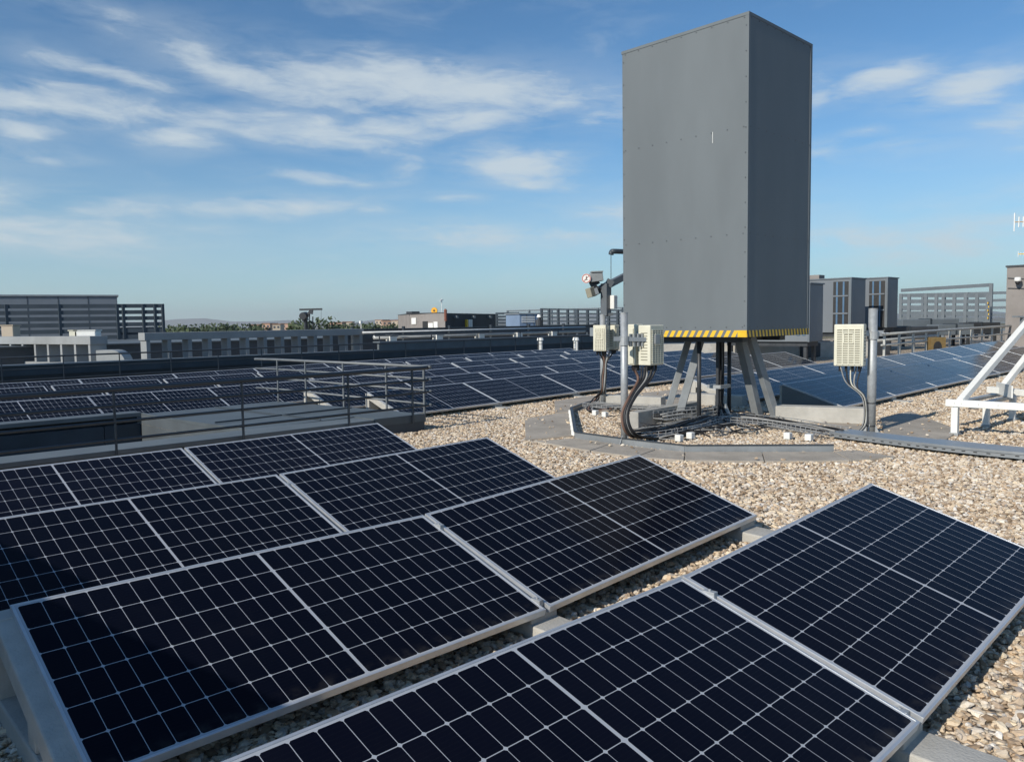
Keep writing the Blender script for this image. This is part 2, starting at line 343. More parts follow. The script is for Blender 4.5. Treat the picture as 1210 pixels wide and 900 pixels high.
# ------------------------------------------------------------------ the roof sheet, with two sunken trenches cut into it
PIT1 = (9.35, 13.35, 4.55)                            # m0, m1, s end
PIT2 = (20.95, 24.5)
def roof():
    S = sorted(set([-14] + list(np.arange(-14, 16, .5)) + list(range(16, 82, 2)) + [PIT1[2]])); Mx = sorted(set(list(np.arange(-8, 20, .5)) + list(range(20, 62, 2)) + [PIT1[0], PIT1[1], *PIT2]))
    mb = MB(); idx = {}
    for i, s in enumerate(S):
        for j, m in enumerate(Mx): idx[i, j] = len(mb.v); mb.v.append((s, m, G(s, m)))
    for i in range(len(S) - 1):
        for j in range(len(Mx) - 1):
            mc = (Mx[j] + Mx[j + 1]) / 2; sc = (S[i] + S[i + 1]) / 2
            if PIT1[0] < mc < PIT1[1] and sc < PIT1[2]: continue
            if PIT2[0] < mc < PIT2[1]: continue
            mb.f.append((idx[i, j], idx[i + 1, j], idx[i + 1, j + 1], idx[i, j + 1]))
    solo('roof_gravel_ground', None, None, mb, GRAV, (0, 0, 0), kind='structure')
    b = MB().box(-14, 80, -8, 60, -14, -1.6); solo('trench_floor', None, None, b, TAR, (0, 0, 0), kind='structure')
roof()
city = MB().add([(-9000, -9000, -14.5), (9000, -9000, -14.5), (9000, 9000, -14.5), (-9000, 9000, -14.5)], [(0, 1, 2, 3)])
solo('city_ground', None, None, city, mat('plain earth', (.16, .14, .10), .95, 0, .3, .01), (0, 0, 0), kind='structure')

# ------------------------------------------------------------------ solar panels
def make_panel():
    e = bpy.data.objects.new('solar_panel', None); COL.objects.link(e); ORG[e.name] = (0, 0, 0)
    lip = .011; h = .035; f = MB()
    f.box(0, PL, 0, lip, -h, 0); f.box(0, PL, PW - lip, PW, -h, 0); f.box(0, lip, lip, PW - lip, -h, 0); f.box(PL - lip, PL, lip, PW - lip, -h, 0)
    f.box(lip, PL - lip, lip, lip + .02, -h, -h + .002); f.box(lip, PL - lip, PW - lip - .02, PW - lip, -h, -h + .002)
    fr = part('frame', f, ALU, e, bevel=.0012)
    g = MB().box(lip, PL - lip, lip, PW - lip, -.008, -.0022)
    gl = part('glass', g, CELLS, e); uv = gl.data.uv_layers.new(name='UVMap')
    for lp in gl.data.loops:
        co = gl.data.vertices[lp.vertex_index].co; uv.data[lp.index].uv = (co.x, co.y)
    jb = MB().box(PL / 2 - .05, PL / 2 + .05, PW - .16, PW - .08, -.03, -.009); part('junction_box', jb, BLK, e)
    return e
proto = make_panel(); used = [False]
def panel(s, mh, zl, zr, tilt, label, group):
    """s: left end, mh: m of the high edge, zl/zr: height of the high edge at both ends"""
    if not used[0]: o = proto; used[0] = True
    else: o = copy_tree(proto)
    ex = Vector((PL, 0, zr - zl)).normalized(); t = R(tilt)
    ey = Vector((0, math.cos(t), math.sin(t))); ey = (ey - ex * ey.dot(ex)).normalized(); ez = ex.cross(ey)
    hi = Vector((s, mh, zl)); lo = hi - ey * PW
    Rz = Matrix.Rotation(AZ, 3, 'Z'); M3 = Rz @ Matrix((ex, ey, ez)).transposed()
    M = M3.to_4x4(); M.translation = Rz @ lo
    o.matrix_world = M; tag(o, label, 'solar panel', group); return (s, mh, zl, lo)

# the concrete wedge a panel joint rests on; profile runs along m, origin under the high edge
def make_mount():
    e = bpy.data.objects.new('concrete_mount', None); COL.objects.link(e); ORG[e.name] = (0, 0, 0)
    w2 = .10; hl = .075; hh = .385; f = MB()
    f.xprism([(.07, -.08), (-1.22, -.08), (-1.22, .03), (-.97, .035), (.07, .07)], -w2, w2)                     # foot
    f.xprism([(.07, .06), (.07, hh + .01), (-.03, hh), (-.03, .06)], -w2 + .002, w2 - .002)                # tall back post
    f.xprism([(-.029, hh - .002), (-.95, hl), (-.95, .02), (-.80, .02), (-.029, hh - .10)], -w2 + .004, w2 - .004)    # sloping top
    f.xprism([(-.46, .05), (-.46, hh - .17), (-.56, hh - .20), (-.56, .05)], -w2 + .006, w2 - .006)        # middle rib
    part('wedge', f, CONCW, e, bevel=.008)
    for y in (-.12, -.90):
        z = hh + (y + .03) * (hh - hl) / .97
        c = MB().cb((0, y, z + .012), (.03, .06, .03)); c.tube([(0, y, z + .02), (0, y, z + .034)], .007, 6)
        part('clamp', c, LEG, e, bevel=.002)
    return e
mproto = make_mount(); mused = [False]
def mount(s, mh, label, zoff=0.0, group='concrete wedges under the solar panels', clamps=True):
    if not clamps:
        o = mproto.copy(); COL.objects.link(o); ORG[o.name] = (0, 0, 0); w_ = [c_ for c_ in mproto.children if c_.name.startswith('wedge')][0].copy(); COL.objects.link(w_); w_.parent = o
    elif not mused[0]: o = mproto; mused[0] = True
    else: o = copy_tree(mproto)
    z = G(s, mh - .5)
    slope = (G(s, mh) - G(s, mh - 1)); o.location = wpos(s, mh - .02, G(s, mh) + zoff); o.rotation_euler = (0, 0, AZ); tag(o, label, 'concrete block', group); return o
GN = 'solar panels in the near rows'
E0 = EYE
near = [
 (.795, 1.917, -1.108, -1.127, 16.6, 'foreground solar panel with its left end cut off by the bottom edge'),
 (2.907, 1.917, -1.127, -1.034, 16.6, 'solar panel at the bright gravel end of the foreground row, nearest the right edge'),
 (.706, 3.635, -1.102, -1.118, 17.7, 'large solar panel at lower left with a broad shadow across its left half'),
 (2.815, 3.635, -1.114, -1.031, 17.7, 'solar panel of the second row whose tip points at the tower paving'),
 (.68, 5.36, -1.095, -1.094, 17.2, 'solar panel of the third row running off the left edge, one corner shaded'),
 (2.80, 5.36, -1.094, -1.056, 17.2, 'solar panel at the gravel end of the third row from the front'),
 (.68, 7.12, -1.085, -1.08, 17.2, 'solar panel of the fourth row beside the trench railing, cut by the left edge'),
 (2.80, 7.12, -1.08, -1.066, 17.2, 'solar panel at the right end of the fourth row, against the metal curb')]
for s, mh, zl, zr, tl, lb in near: panel(s, mh, zl + E0, zr + E0, tl, lb, GN)
for s, mh, lb, dz in [
 (2.90, 1.917, 'concrete wedge at the joint of the two foreground panels, flat foot on gravel', 0), (.80, 1.917, 'concrete wedge under the hidden left end of the foreground panel row', 0), (4.92, 1.917, 'concrete wedge under the far right end of the foreground row', 0),
 (.735, 3.635, 'pale concrete wedge exposed at lower left beside the shaded panel', 0), (2.805, 3.635, 'grey concrete wedge under the joint of the second row', 0), (4.83, 3.635, 'concrete wedge at the gravel end of the second row', 0),
 (2.79, 5.36, 'concrete wedge under the joint of the third row', 0), (4.80, 5.36, 'concrete wedge at the gravel end of the third row', 0), (2.79, 7.12, 'concrete wedge under the joint of the fourth row', 0), (4.80, 7.12, 'concrete wedge at the curb end of the fourth row', 0)]:
    mount(s, mh, lb, .04 if mh > 3 else .03, clamps=s in (2.9, 2.805, 2.79))
# the far field: rows k behind the trench, and two rows right of the tower
def row(mh, s0, n, lab, group, step=2.112, zoff=0.0, front=False, mlab=None, ends=True):
    for i in range(n):
        s = s0 + i * step; zl = .42 + G(s, mh - .5) + zoff; zr = .42 + G(s + PL, mh - .5) + zoff
        panel(s, mh, zl, zr, 17.2, lab(i, n), group)
        if front or (i == 0 and ends): mount(s + (.09 if i == 0 else -.01), mh, mlab(i, n) if mlab else 'x', clamps=i > 0)
    if front: mount(s0 + n * step - .12, mh, mlab(n, n), clamps=False)
FG = 'solar panels in the field behind the railing'
def mk(rowname, side='left'):
    return lambda i, n: ('solar panel %s, %s from left' % (rowname, ORD[i]))
row(11.1, 7.44, 7, mk('in the nearest far row, beyond the gravel'), FG, front=True, mlab=lambda i, n: 'concrete wedge under the front far row, %s from its left end' % ORD[i])
row(12.8, 7.25, 7, mk('in the second far row'), FG, mlab=lambda i, n: 'bare white concrete wedge with a hole, left end of the second far row')
row(14.5, 2.04, 10, mk('just beyond the sunken trench'), FG, step=2.06, ends=False)
row(16.2, 2.70, 9, mk('two rows beyond the sunken trench'), FG, step=2.17, ends=False)
row(17.9, 2.20, 9, mk('three rows beyond the sunken trench'), FG, step=2.22, ends=False)
row(19.6, 3.30, 9, mk('in the last row, farthest back'), FG, step=2.10, ends=False)
FG2 = 'solar panels right of the tower'
def mk2(rn): return lambda i, n: 'blue solar panel right of the tower, %s, %s from tower' % (rn, ORD[i])
row(6.0, 11.95, 9, mk2('gravel side row'), FG2, front=True, mlab=lambda i, n: 'concrete wedge under the gravel side row, %s right of the tower' % ORD[i])
row(7.7, 12.0, 9, mk2('rear row'), FG2, mlab=lambda i, n: 'white concrete wedge seen between the tower legs')

wp = MB().xprism([(6.0, G(12, 6) + .40), (5.06, G(12, 6) + .10), (5.06, G(12, 6) + .02), (6.0, G(12, 6) + .02)], 11.925, 11.94)
solo('wind_plate', 'grey triangular sheet closing the end of the blue panel row by the tower', 'end plate', wp, COPE, (11.93, 5.06, G(12, 6)))
# ------------------------------------------------------------------ sunken trench, curb, railings
zt = .24
t = thing('metal_curb', 'low grey metal clad curb along the trench behind the fourth panel row', 'curb', (4.5, 9.0, 0))
part('coping_strip', MB().box(-12, 6.1, 8.95, 9.44, zt - .05, zt), COPE, t, bevel=.004)
part('front_cladding', MB().box(-12, 6.10, 9.0, 9.35, -.1, zt - .05).box(6.10, 6.95, 8.94, 9.35, -.1, zt - .012), CLAD, t, bevel=.003)
pf = MB(); pf.prism([(4.55, 9.44), (6.1, 9.44), (6.1, 8.93), (6.95, 8.93), (6.95, 13.3), (4.55, 13.3)], zt - .09, lambda x, y: zt - .006 + .02 * math.sin((x - 4.5) * .8) - .022 * max(0, y - 9.4))
part('platform_top', pf, mat('platform sheet', (.10, .118, .128), .5, 0, .22, 1.3, .15, 6, .35, ((.075, .09, .1), .5)), t, bevel=.003)
part('end_cladding', MB().box(4.60, 6.90, 9.36, 13.28, -.1, zt - .09), CLAD, t)
part('pit_end_panel', MB().box(4.555, 4.60, 9.36, 13.3, -1.6, zt - .07), mat('pit sheet', (.095, .11, .12), .5, 0, .15, 1.5), t)
sm_ = MB()
for y in (10.6, 12.1): sm_.bar((4.6, y, zt + .012 - .022 * (y - 9.4)), (6.9, y + .15, zt + .014 - .022 * (y - 9.3)), .012, .02)
sm_.bar((5.6, 9.5, zt + .012), (5.75, 13.2, zt + .012 - .083), .012, .02)
part('seam', sm_, CLAD, t)
t = thing('trench_wall', 'dark clad far wall of the sunken trench with a projecting lip', 'wall', (0, 13.35, 0))
part('lip', MB().box(-12, 4.56, 13.28, 13.62, zt - .125, zt - .06), COPE, t, bevel=.004)
part('recess', MB().box(-12, 4.56, 13.50, 13.62, zt - .24, zt - .125), BLKP, t)  # black colour stands in for the shade in the gap under the lip
for k, (a, b_) in enumerate([(-12, -3.2), (-3.19, -.6), (-.59, 1.95), (1.96, 4.0), (4.01, 4.56)]):
    part('wall_panel', MB().box(a, b_, 13.34, 13.5, -1.6, zt - .24), CLAD, t, bevel=.004)
part('sill_bar', MB().box(-12, 4.56, 13.31, 13.34, zt - .75, zt - .70), RAIL, t)
part('near_face', MB().box(-12, 4.56, 9.36, 9.42, -1.6, zt - .02), CLAD, t)

def railing(name, label, pts, posts, ztop, drops, base, material, rt=.028, rl=.016, rp=.015, group=None, cat='railing'):
    """pts: list of (s,m) corners; posts: list of (s,m); ztop absolute; drops: rail offsets below top"""
    o = (pts[0][0], pts[0][1], base if not callable(base) else base(*pts[0])); t = thing(name, label, cat, o, group)
    for i, d in enumerate(drops):
        mb = MB().tube([(x, y, ztop(x, y) - d) for x, y in pts], rt if i == 0 else rl, 8)
        part('handrail' if i == 0 else 'rail', mb, material, t, smooth=True)
    for x, y in posts:
        zb = base(x, y) if callable(base) else base
        part('post', MB().bar((x, y, zb), (x, y, ztop(x, y) - .01), rp * 2, rp * 1.2, up=(1, 0, 0)), material, t)
    return t
zr_ = lambda x, y: E0 - .655 + .004 * x
e_posts = [(s, 8.90) for s in (-2.2, -.3, 1.62, 3.25 + .95, 5.75, 6.88)]
D4 = [0, .175, .345, .54]
def leg_s(px):                                          # s at m=8.9 seen at pixel column px
    r = (px - 605) / F; return 8.9 * (.698 + .716 * r) / (.716 - .698 * r)
e_posts = [(leg_s(p), 8.90) for p in (-40, 133, 285, 411, 487)]
railing('guard_railing', 'dark four rail guard railing in front of the sunken trench', [(-8, 8.9), (7.0, 8.9)], e_posts, zr_, D4, .14, RAIL)
railing('guard_railing', 'grey rail return running back from the railing corner over the metal platform', [(7.02, 8.86), (7.0, 13.4), (6.9, 14.0)],
        [(6.98, 8.97), (6.98, 9.9), (6.98, 11.1), (6.98, 12.3), (6.98, 13.3)], lambda x, y: zr_(x, y) + .012, D4, zt - .11, RAILG, rt=.024)
# second trench
t = thing('rear_trench_wall', 'grey far wall of the second trench behind the panel field', 'wall', (0, 24.5, 0))
part('upper_band', MB().box(17.0, 46, 24.5, 24.62, .55, .86), COPE, t)
part('left_band', MB().box(-14, 16.99, 24.5, 24.62, .30, .56), CLAD, t)
part('lower_band', MB().box(-14, 46, 24.56, 24.66, .20, .549), CLAD, t)
part('deep_face', MB().box(-14, 46, 24.52, 24.66, -1.6, .30), BLKP, t)
part('cap', MB().box(17, 46, 24.44, 24.9, .862, .90).box(-14, 16.98, 24.44, 24.9, .562, .60), LOUV, t)
t = thing('rear_curb', 'dark curb on the near side of the second trench', 'curb', (0, 20.9, 0))
part('cap', MB().box(-14, 30, 20.75, 21.0, G(5, 21), .22), CLAD, t)
part('face', MB().box(-14, 30, 20.93, 20.98, -1.6, .0), CLAD, t)
railing('guard_railing', 'long thin railing along the second trench behind the panel field', [(-14, 20.7), (10, 20.7), (24, 20.7), (34, 20.7)],
        [(s, 20.7) for s in np.arange(-9.6, 33, 1.25)], lambda x, y: E0 - .60 + .003 * (x - 13), [0, .27, .52], .0, RAIL, rt=.02, rl=.012, rp=.015)
railing('guard_railing', 'second dark rail line standing on the far trench wall', [(17, 24.75), (34, 24.75)],
        [(s, 24.75) for s in np.arange(17.2, 34, 2.5)], lambda x, y: E0 - .36 + .002 * x, [0, .10], .9, RAIL, rt=.02, rl=.03, rp=.02)
# long bright pipe with brackets, on the far trench wall
o = (17, 25.0, 1.0); t = thing('insulated_pipe', 'long bright insulated pipe lying along the far trench wall', 'pipe', o)
part('casing', MB().tube([(17.2, 25.1, 1.05), (23, 25.1, 1.06), (29.5, 25.1, 1.07)], .085, 14), mat('bright pipe jacket', (.62, .63, .62), .45, .3, .1, 4), t, smooth=True)
part('casing', MB().tube([(16.9, 25.4, 1.24), (29.9, 25.4, 1.25)], .045, 10), MATS['bright pipe jacket'], t, smooth=True)
for s in np.arange(18, 29.5, 2.3): part('bracket', MB().box(s - .16, s + .16, 24.96, 25.24, .9, 1.14), WHT, t)
# slim rooftop parapet bands behind the pipe
t = thing('dark_parapet', 'dark horizontal parapet behind the bright pipe', 'parapet', (17, 28, 0))
part('band', MB().box(17.0, 40, 28.0, 28.3, .95, 1.30), LOUVD, t); part('cap', MB().box(17.0, 40, 27.95, 28.35, 1.302, 1.36), RAIL, t)
for s in np.arange(18, 40, 2.6): part('post', MB().box(s, s + .08, 27.8, 27.94, .2, 1.45), RAIL, t)
t = thing('roof_step', 'low grey roof step with a flat top beyond the second trench', 'roof step', (17, 30, 0))
part('body', MB().box(-14, 60, 32, 44, .2, .92), CLAD, t); part('top', MB().box(-14, 60, 31.9, 44, .922, .97), COPE, t)

# fin screens
def screen(label, pts_a, pts_b, n, ztop, zbot, beam, fin_w, fin_d, pos):
    a = Vector((*pts_a, 0)); b = Vector((*pts_b, 0)); d = (b - a).normalized(); nn = Vector((-d.y, d.x, 0)); L = (b - a).length; ang = math.atan2(d.y, d.x)
    t = thing('fin_screen', label, 'screen', (a.x, a.y, zbot), 'grey fin screens on the far roof')
    def bx(x0, x1, y0, y1, z0, z1): return MB().box(a.x + x0, a.x + x1, a.y + y0, a.y + y1, z0, z1).rot(ang, (a.x, a.y))
    part('beam', bx(-.05, L + .05, -.02, fin_d + .02, ztop - beam, ztop), SCREEN, t, bevel=.01)
    for i in range(n):
        x = (L - fin_w) * i / (n - 1); part('fin', bx(x, x + fin_w, 0, fin_d, zbot, ztop - beam), SCREEN, t, bevel=.005)
    part('sill', bx(-.05, L + .05, -.02, fin_d, zbot - .12, zbot), SCREEN, t)
    return t
screen('long grey screen of upright fins on the far roof left of centre', (9.0, 25.5), (16.95, 25.5), 13, E0 - .15, .42, .24, .12, .5, None)
A_ = P(0, 400, 29.5)[:2]; B_ = P(106, 400, 25.6)[:2]; A2 = P(-130, 400, 34)[:2]
screen('short grey screen of upright fins at the far left edge', A2, B_, 19, E0 - .24, .42, .27, .12, .55, None)
# curved vent hood
o = P(131, 420, 25.2); t = thing('vent_hood', 'rounded grey vent hood between the two fin screens', 'vent', (o[0], o[1], .3))
prof = [(0, 0)] + [(0.0, .55)] + [(.45 + .42 * math.sin(R(a)), .55 + .42 * math.cos(R(a)) - .42 + .0) for a in range(0, 91, 10)] + [(.87, 0)]
hb = MB(); vs = [(x - .45, y) for x, y in prof]
n_ = len(vs); hb.add([(o[0] + x, o[1], .3 + z) for x, z in vs] + [(o[0] + x, o[1] + .7, .3 + z) for x, z in vs], [tuple(range(n_))[::-1], tuple(range(n_, 2 * n_))] + [(i, (i + 1) % n_, n_ + (i + 1) % n_, n_ + i) for i in range(n_)])
part('hood', hb.rot(-AZ + .1, o), mat('pale grey sheet', (.36, .38, .38), .55, 0, .1, 2), t)
part('base', MB().box(o[0] - .6, o[0] + .6, o[1] - .3, o[1] + .9, 0, .3), CLAD, t)

# ------------------------------------------------------------------ big louvre fences & plant boxes (far left)
def slat_fence(name, label, px0, y0, px1, y1, ztop, zbot, n, sh, posts, material, group='slatted plant fences'):
    a = P(px0, 380, y0); b = P(px1, 380, y1); t = thing(name, label, 'fence', (a[0], a[1], zbot), group)
    def ht(i, q): return q
    zt0, zt1 = (ztop if isinstance(ztop, tuple) else (ztop, ztop))
    for i in range(n):
        k = i / (n - 1)
        za = zt0 - (zt0 - zbot) * k * .93 - sh / 2; zb = zt1 - (zt1 - zbot) * k * .93 - sh / 2
        part('slat', MB().bar((a[0], a[1], za), (b[0], b[1], zb), .03, sh), material, t)
    for k in posts:
        x = a[0] + (b[0] - a[0]) * k; y = a[1] + (b[1] - a[1]) * k; z = zt0 + (zt1 - zt0) * k
        part('post', MB().bar((x, y, zbot - .3), (x, y, z), .14, .12), material, t)
    return t
slat_fence('slatted_fence', 'tall dark slatted fence in front of the big plant box at far left', -60, 37, 193, 41, (E0 + 1.22, E0 + 1.23), E0 - .45, 6, .2, [0, .25, .492, .77, .80, .9, .96, 1], LOUVD)
slat_fence('slatted_fence', 'second dark slatted fence low behind the first at far left', -60, 46, 193, 50, (E0 + .05, E0 + .05), E0 - .9, 4, .2, [0, .3, .6, .8, .93, 1], LOUVD)
def plantbox(label, px0, px1, ytop, zb, Y, dep, material, name='plant_enclosure', lines=3, cat='enclosure', rot=R(28)):
    a = P(px0, ytop, Y); b = P(px1, ytop, Y); c = ((a[0] + b[0]) / 2, (a[1] + b[1]) / 2); L = math.dist(a[:2], b[:2]); zt_ = a[2]
    ang = -AZ + rot
    t = thing(name, label, cat, (c[0], c[1], zb), 'rooftop plant enclosures')
    def bx(x0, x1, y0, y1, z0, z1): return MB().box(c[0] + x0, c[0] + x1, c[1] + y0, c[1] + y1, z0, z1).rot(ang, c)
    part('body', bx(-L / 2, L / 2, 0, dep, zb, zt_), material, t, bevel=.02)
    part('roof_cap', bx(-L / 2 - .08, L / 2 + .08, -.08, dep + .08, zt_ + .002, zt_ + .09), ZINC, t)
    for k in range(1, lines):
        x = -L / 2 + L * k / lines; part('seam', bx(x - .02, x + .02, -.015, 0, zb, zt_), LOUVD, t)
    return t, bx, L, zt_
t, bx, L, z_ = plantbox('wide grey plant box with a pale roof cap behind the dark fence', 6, 131, 351, -.2, 45, 2, mat('mid grey sheet', (.17, .20, .235), .5, 0, .1, .8), lines=4)
part('base_band', bx(-L / 2 - .02, L / 2 + .02, -.03, -.002, .1, .9), mat('blue grey sheet', (.20, .27, .38), .5, 0, .1, .8), t)
t, bx, L, z_ = plantbox('pale box at the extreme left edge beside the wide plant box', -70, 5, 352, -.2, 46, 2, mat('pale sheet', (.42, .44, .45), .6, 0, .1, .8), lines=2)
for i, (px, py, Y, wd, hh, mt_, lb) in enumerate([(100, 391, 34, .9, .5, WHT, 'small white box unit below the dark slatted fence'), (86, 391, 34, .35, .5, CREAM, 'narrow cream box unit beside the small white one'),
        (154, 412, 33, .9, .35, WHT, 'white low unit behind the trench between the fin screens'), (8, 385, 33, .5, .5, SAND, 'small pale box at the far left under the fence')]):
    c = P(px, py, Y); o = (c[0], c[1], c[2] - hh)
    t = thing('roof_unit', lb, 'roof unit', o, 'small white units on the far roof')
    part('casing', MB().box(o[0] - wd / 2, o[0] + wd / 2, o[1], o[1] + .5, o[2], o[2] + hh).rot(-AZ, o), mt_, t, bevel=.03)
    part('lid', MB().box(o[0] - wd / 2 - .03, o[0] + wd / 2 + .03, o[1] - .03, o[1] + .53, o[2] + hh + .002, o[2] + hh + .04).rot(-AZ, o), mt_, t)
    part('stand', MB().box(o[0] - wd / 2 + .05, o[0] + wd / 2 - .05, o[1] + .05, o[1] + .4, G(*o[:2]), o[2]).rot(-AZ, o), DARK, t)

# ------------------------------------------------------------------ plant building with yellow disc (centre)
def wbox(c, ang, x0, x1, y0, y1, z0, z1): return MB().box(c[0] + x0, c[0] + x1, c[1] + y0, c[1] + y1, z0, z1).rot(ang, c)
Yb = 58; a = P(485, 380, Yb); k1 = P(526, 380, 55.5); b2 = P(587, 380, 66)
t = thing('plant_building', 'flat brown rooftop plant building with a yellow disc on its roof', 'building', (a[0], a[1], .3))
zt_ = P(500, 371, Yb)[2]
wl = MB(); wl.prism([a[:2], k1[:2], (k1[0] + 4, k1[1] + 7), (a[0] + 4, a[1] + 7)], .2, zt_); part('front_block', wl, BUILD, t)
off = (b2[0] - k1[0], b2[1] - k1[1])
wl = MB(); wl.prism([(k1[0] + .02, k1[1] + .02), b2[:2], (b2[0] + 2, b2[1] + 7), (k1[0] + 4.1, k1[1] + 7.1)], .2, P(540, 370, 57)[2]); part('long_block', wl, BUILDD, t)
def onwall(p0, p1, px0, px1, py0, py1, th=.06, out=.04):
    """box lying on the vertical wall through p0,p1, spanning the given pixel window"""
    def hit(px, py):
        v = ray(px, py); A = Vector(wpos(*p0[:2], 0)[:2]); B = Vector(wpos(*p1[:2], 0)[:2]); d = B - A
        # solve A + d*t = v*k
        M2 = np.array([[v[0], -d.x], [v[1], -d.y]]); k, tt = np.linalg.solve(M2, np.array([A.x, A.y])); q = sm(v[0] * k, v[1] * k); return (q[0], q[1], EYE + v[2] * k)
    h0 = hit(px0, py1); h1 = hit(px1, py0)
    d = Vector((h1[0] - h0[0], h1[1] - h0[1])).normalized(); n2 = Vector((d.y, -d.x))
    mid = Vector(((h0[0] + h1[0]) / 2, (h0[1] + h1[1]) / 2))
    if (Vector((0, 0)) - mid).dot(n2) < 0: n2 = -n2
    zz0, zz1 = min(h0[2], h1[2]), max(h0[2], h1[2])
    q = [(h0[0] + n2.x * out, h0[1] + n2.y * out), (h1[0] + n2.x * out, h1[1] + n2.y * out), (h1[0] - n2.x * (th - out), h1[1] - n2.y * (th - out)), (h0[0] - n2.x * (th - out), h0[1] - n2.y * (th - out))]
    return MB().prism(q, zz0, zz1)
part('window', onwall(a, k1, 487, 492, 375.5, 383, .1, .06), WHT, t); part('window', onwall(a, k1, 506.5, 512, 381.5, 387, .1, .05), WHT, t)
part('door', onwall(a, k1, 513, 517.5, 380, 388, .1, .05), WHT, t); part('door', onwall(a, k1, 500, 505.5, 379.5, 388, .1, .05), BLKP, t)
part('roof_edge', MB().prism([(a[0] - .1, a[1] - .1), (k1[0] + .1, k1[1] - .1), (k1[0] + 4, k1[1] + 7), (a[0] + 4, a[1] + 7)], zt_ + .003, zt_ + .07), DARK, t)
p = P(508, 372, Yb - 1); part('roof_hatch', MB().cb((p[0], p[1] + 2, zt_ + .1), (.7, .7, .2)), DARK, t)
for px in (537, 557.5, 577):
    part('wall_lamp', onwall(k1, b2, px - 1, px + 1, 373, 376, .3, .25), RAILG, t)
for px, m_ in ((550.5, YEL), (553, WHT), (555.5, WHT)): part('drain_pipe', onwall(k1, b2, px - .7, px + .7, 377.5, 388, .16, .14), m_, t)
c = P(513.5, 367, Yb - .2); t = thing('yellow_dish', 'round yellow orange dish on top of the brown plant building', 'dish', (c[0], c[1], zt_ + .07))
dv_ = Vector(sm(-.25, -1)).normalized(); ds = MB(); cc = Vector(c)
ds.tube([cc + Vector((*(dv_ * .0), 0)), cc + Vector((*(dv_ * .10), 0))], .235, 20); part('disc', ds, mat('orange yellow', (.85, .42, .02), .5, 0, .1, 8), t)
part('stand', MB().tube([(c[0], c[1], zt_ + .05), (c[0], c[1], c[2] - .2)], .04, 6), YEL, t)
dk = MB().tube([cc + Vector((*(dv_ * .101), -.0)), cc + Vector((*(dv_ * .115), 0))], .075, 12); part('boss', dk, BLKP, t)
c = P(526.5, 372.5, 55); t = thing('flue_pipe', 'short reddish brown flue on the corner of the plant building', 'flue', (c[0], c[1], c[2] - .4))
part('pipe', MB().tube([(c[0], c[1], c[2] - .4), (c[0], c[1], c[2] + .3)], .1, 10), mat('rust brown', (.22, .08, .05), .8, 0, .3, 8), t); part('cowl', MB().tube([(c[0], c[1], c[2] + .3), (c[0], c[1], c[2] + .45)], [.14, .05], 10), MATS['rust brown'], t)
c = P(522, 371, 56); t = thing('roof_antenna', 'thin white mast antenna behind the yellow dish', 'antenna', (c[0], c[1], c[2] - .3))
part('mast', MB().tube([(c[0], c[1], c[2] - .3), (c[0], c[1], c[2] + 1.1)], .02, 6), WHT, t); part('head', MB().bar((c[0] - .14, c[1], c[2] + .9), (c[0] + .14, c[1], c[2] + 1.0), .06).bar((c[0] - .1, c[1], c[2] + 1.05), (c[0] + .06, c[1], c[2] + .8), .04), WHT, t)
# blue grey slat fence and units right of that building
slat_fence('slatted_fence', 'dark blue slatted fence beside the brown plant building', 587, 60, 612, 56, (E0 + .77, E0 + .72), E0 - .5, 6, .16, [0, .5, 1], LOUVD)
slat_fence('slatted_fence', 'open slatted fence left of the camera mast behind the panel field', 640, 50, 739, 44, (E0 + .87, E0 + .62), E0 - .5, 6, .09, [0, .1, .22, .34, .46, .58, .7, .82, .92, 1], LOUVD)
slat_fence('slatted_fence', 'rearmost open slatted fence behind the camera mast', 600, 62, 735, 58, (E0 + .95, E0 + 1.0), E0 - .6, 5, .10, [0, .2, .4, .6, .8, 1], LOUV)
t, bx, L, z_ = plantbox('blue grey louvred plant box behind the bright pipe', 612, 641, 371.5, .3, 54, 2, mat('blue grey sheet', (.20, .27, .38), .5, 0, .1, .8), lines=3)
for k in range(4): part('louvre', bx(-L * .4, L * .2, -.05, -.01, z_ - .55 + .12 * k, z_ - .50 + .12 * k), WHT, t)
c = P(637, 374, 50); o = (c[0], c[1], .9); t = thing('ventilator', 'small roof ventilator with a white cap left of the camera mast', 'ventilator', o)
part('drum', MB().tube([(c[0], c[1], .9), (c[0], c[1], E0 + .15)], .25, 12), DARK, t); part('cap', MB().tube([(c[0], c[1], E0 + .3), (c[0], c[1], E0 + .48)], [.16, .1], 12), WHT, t); part('stem', MB().tube([(c[0], c[1], E0 + .15), (c[0], c[1], E0 + .3)], .1, 8), DARK, t)
for px, lb in ((638.5, 'white bollard vent standing by the second trench'), (680.5, 'white bollard vent by the second trench close to the mast')):
    c = P(px, 405, 31.5); t = thing('vent_pipe', lb, 'vent pipe', (c[0], c[1], .3), 'white vent pipes')
    part('pipe', MB().tube([(c[0], c[1], .2), (c[0], c[1], c[2] + .1)], .09, 10), WHT, t); part('cowl', MB().tube([(c[0], c[1], c[2] + .1), (c[0], c[1], c[2] + .22)], [.14, .11], 10), WHT, t)

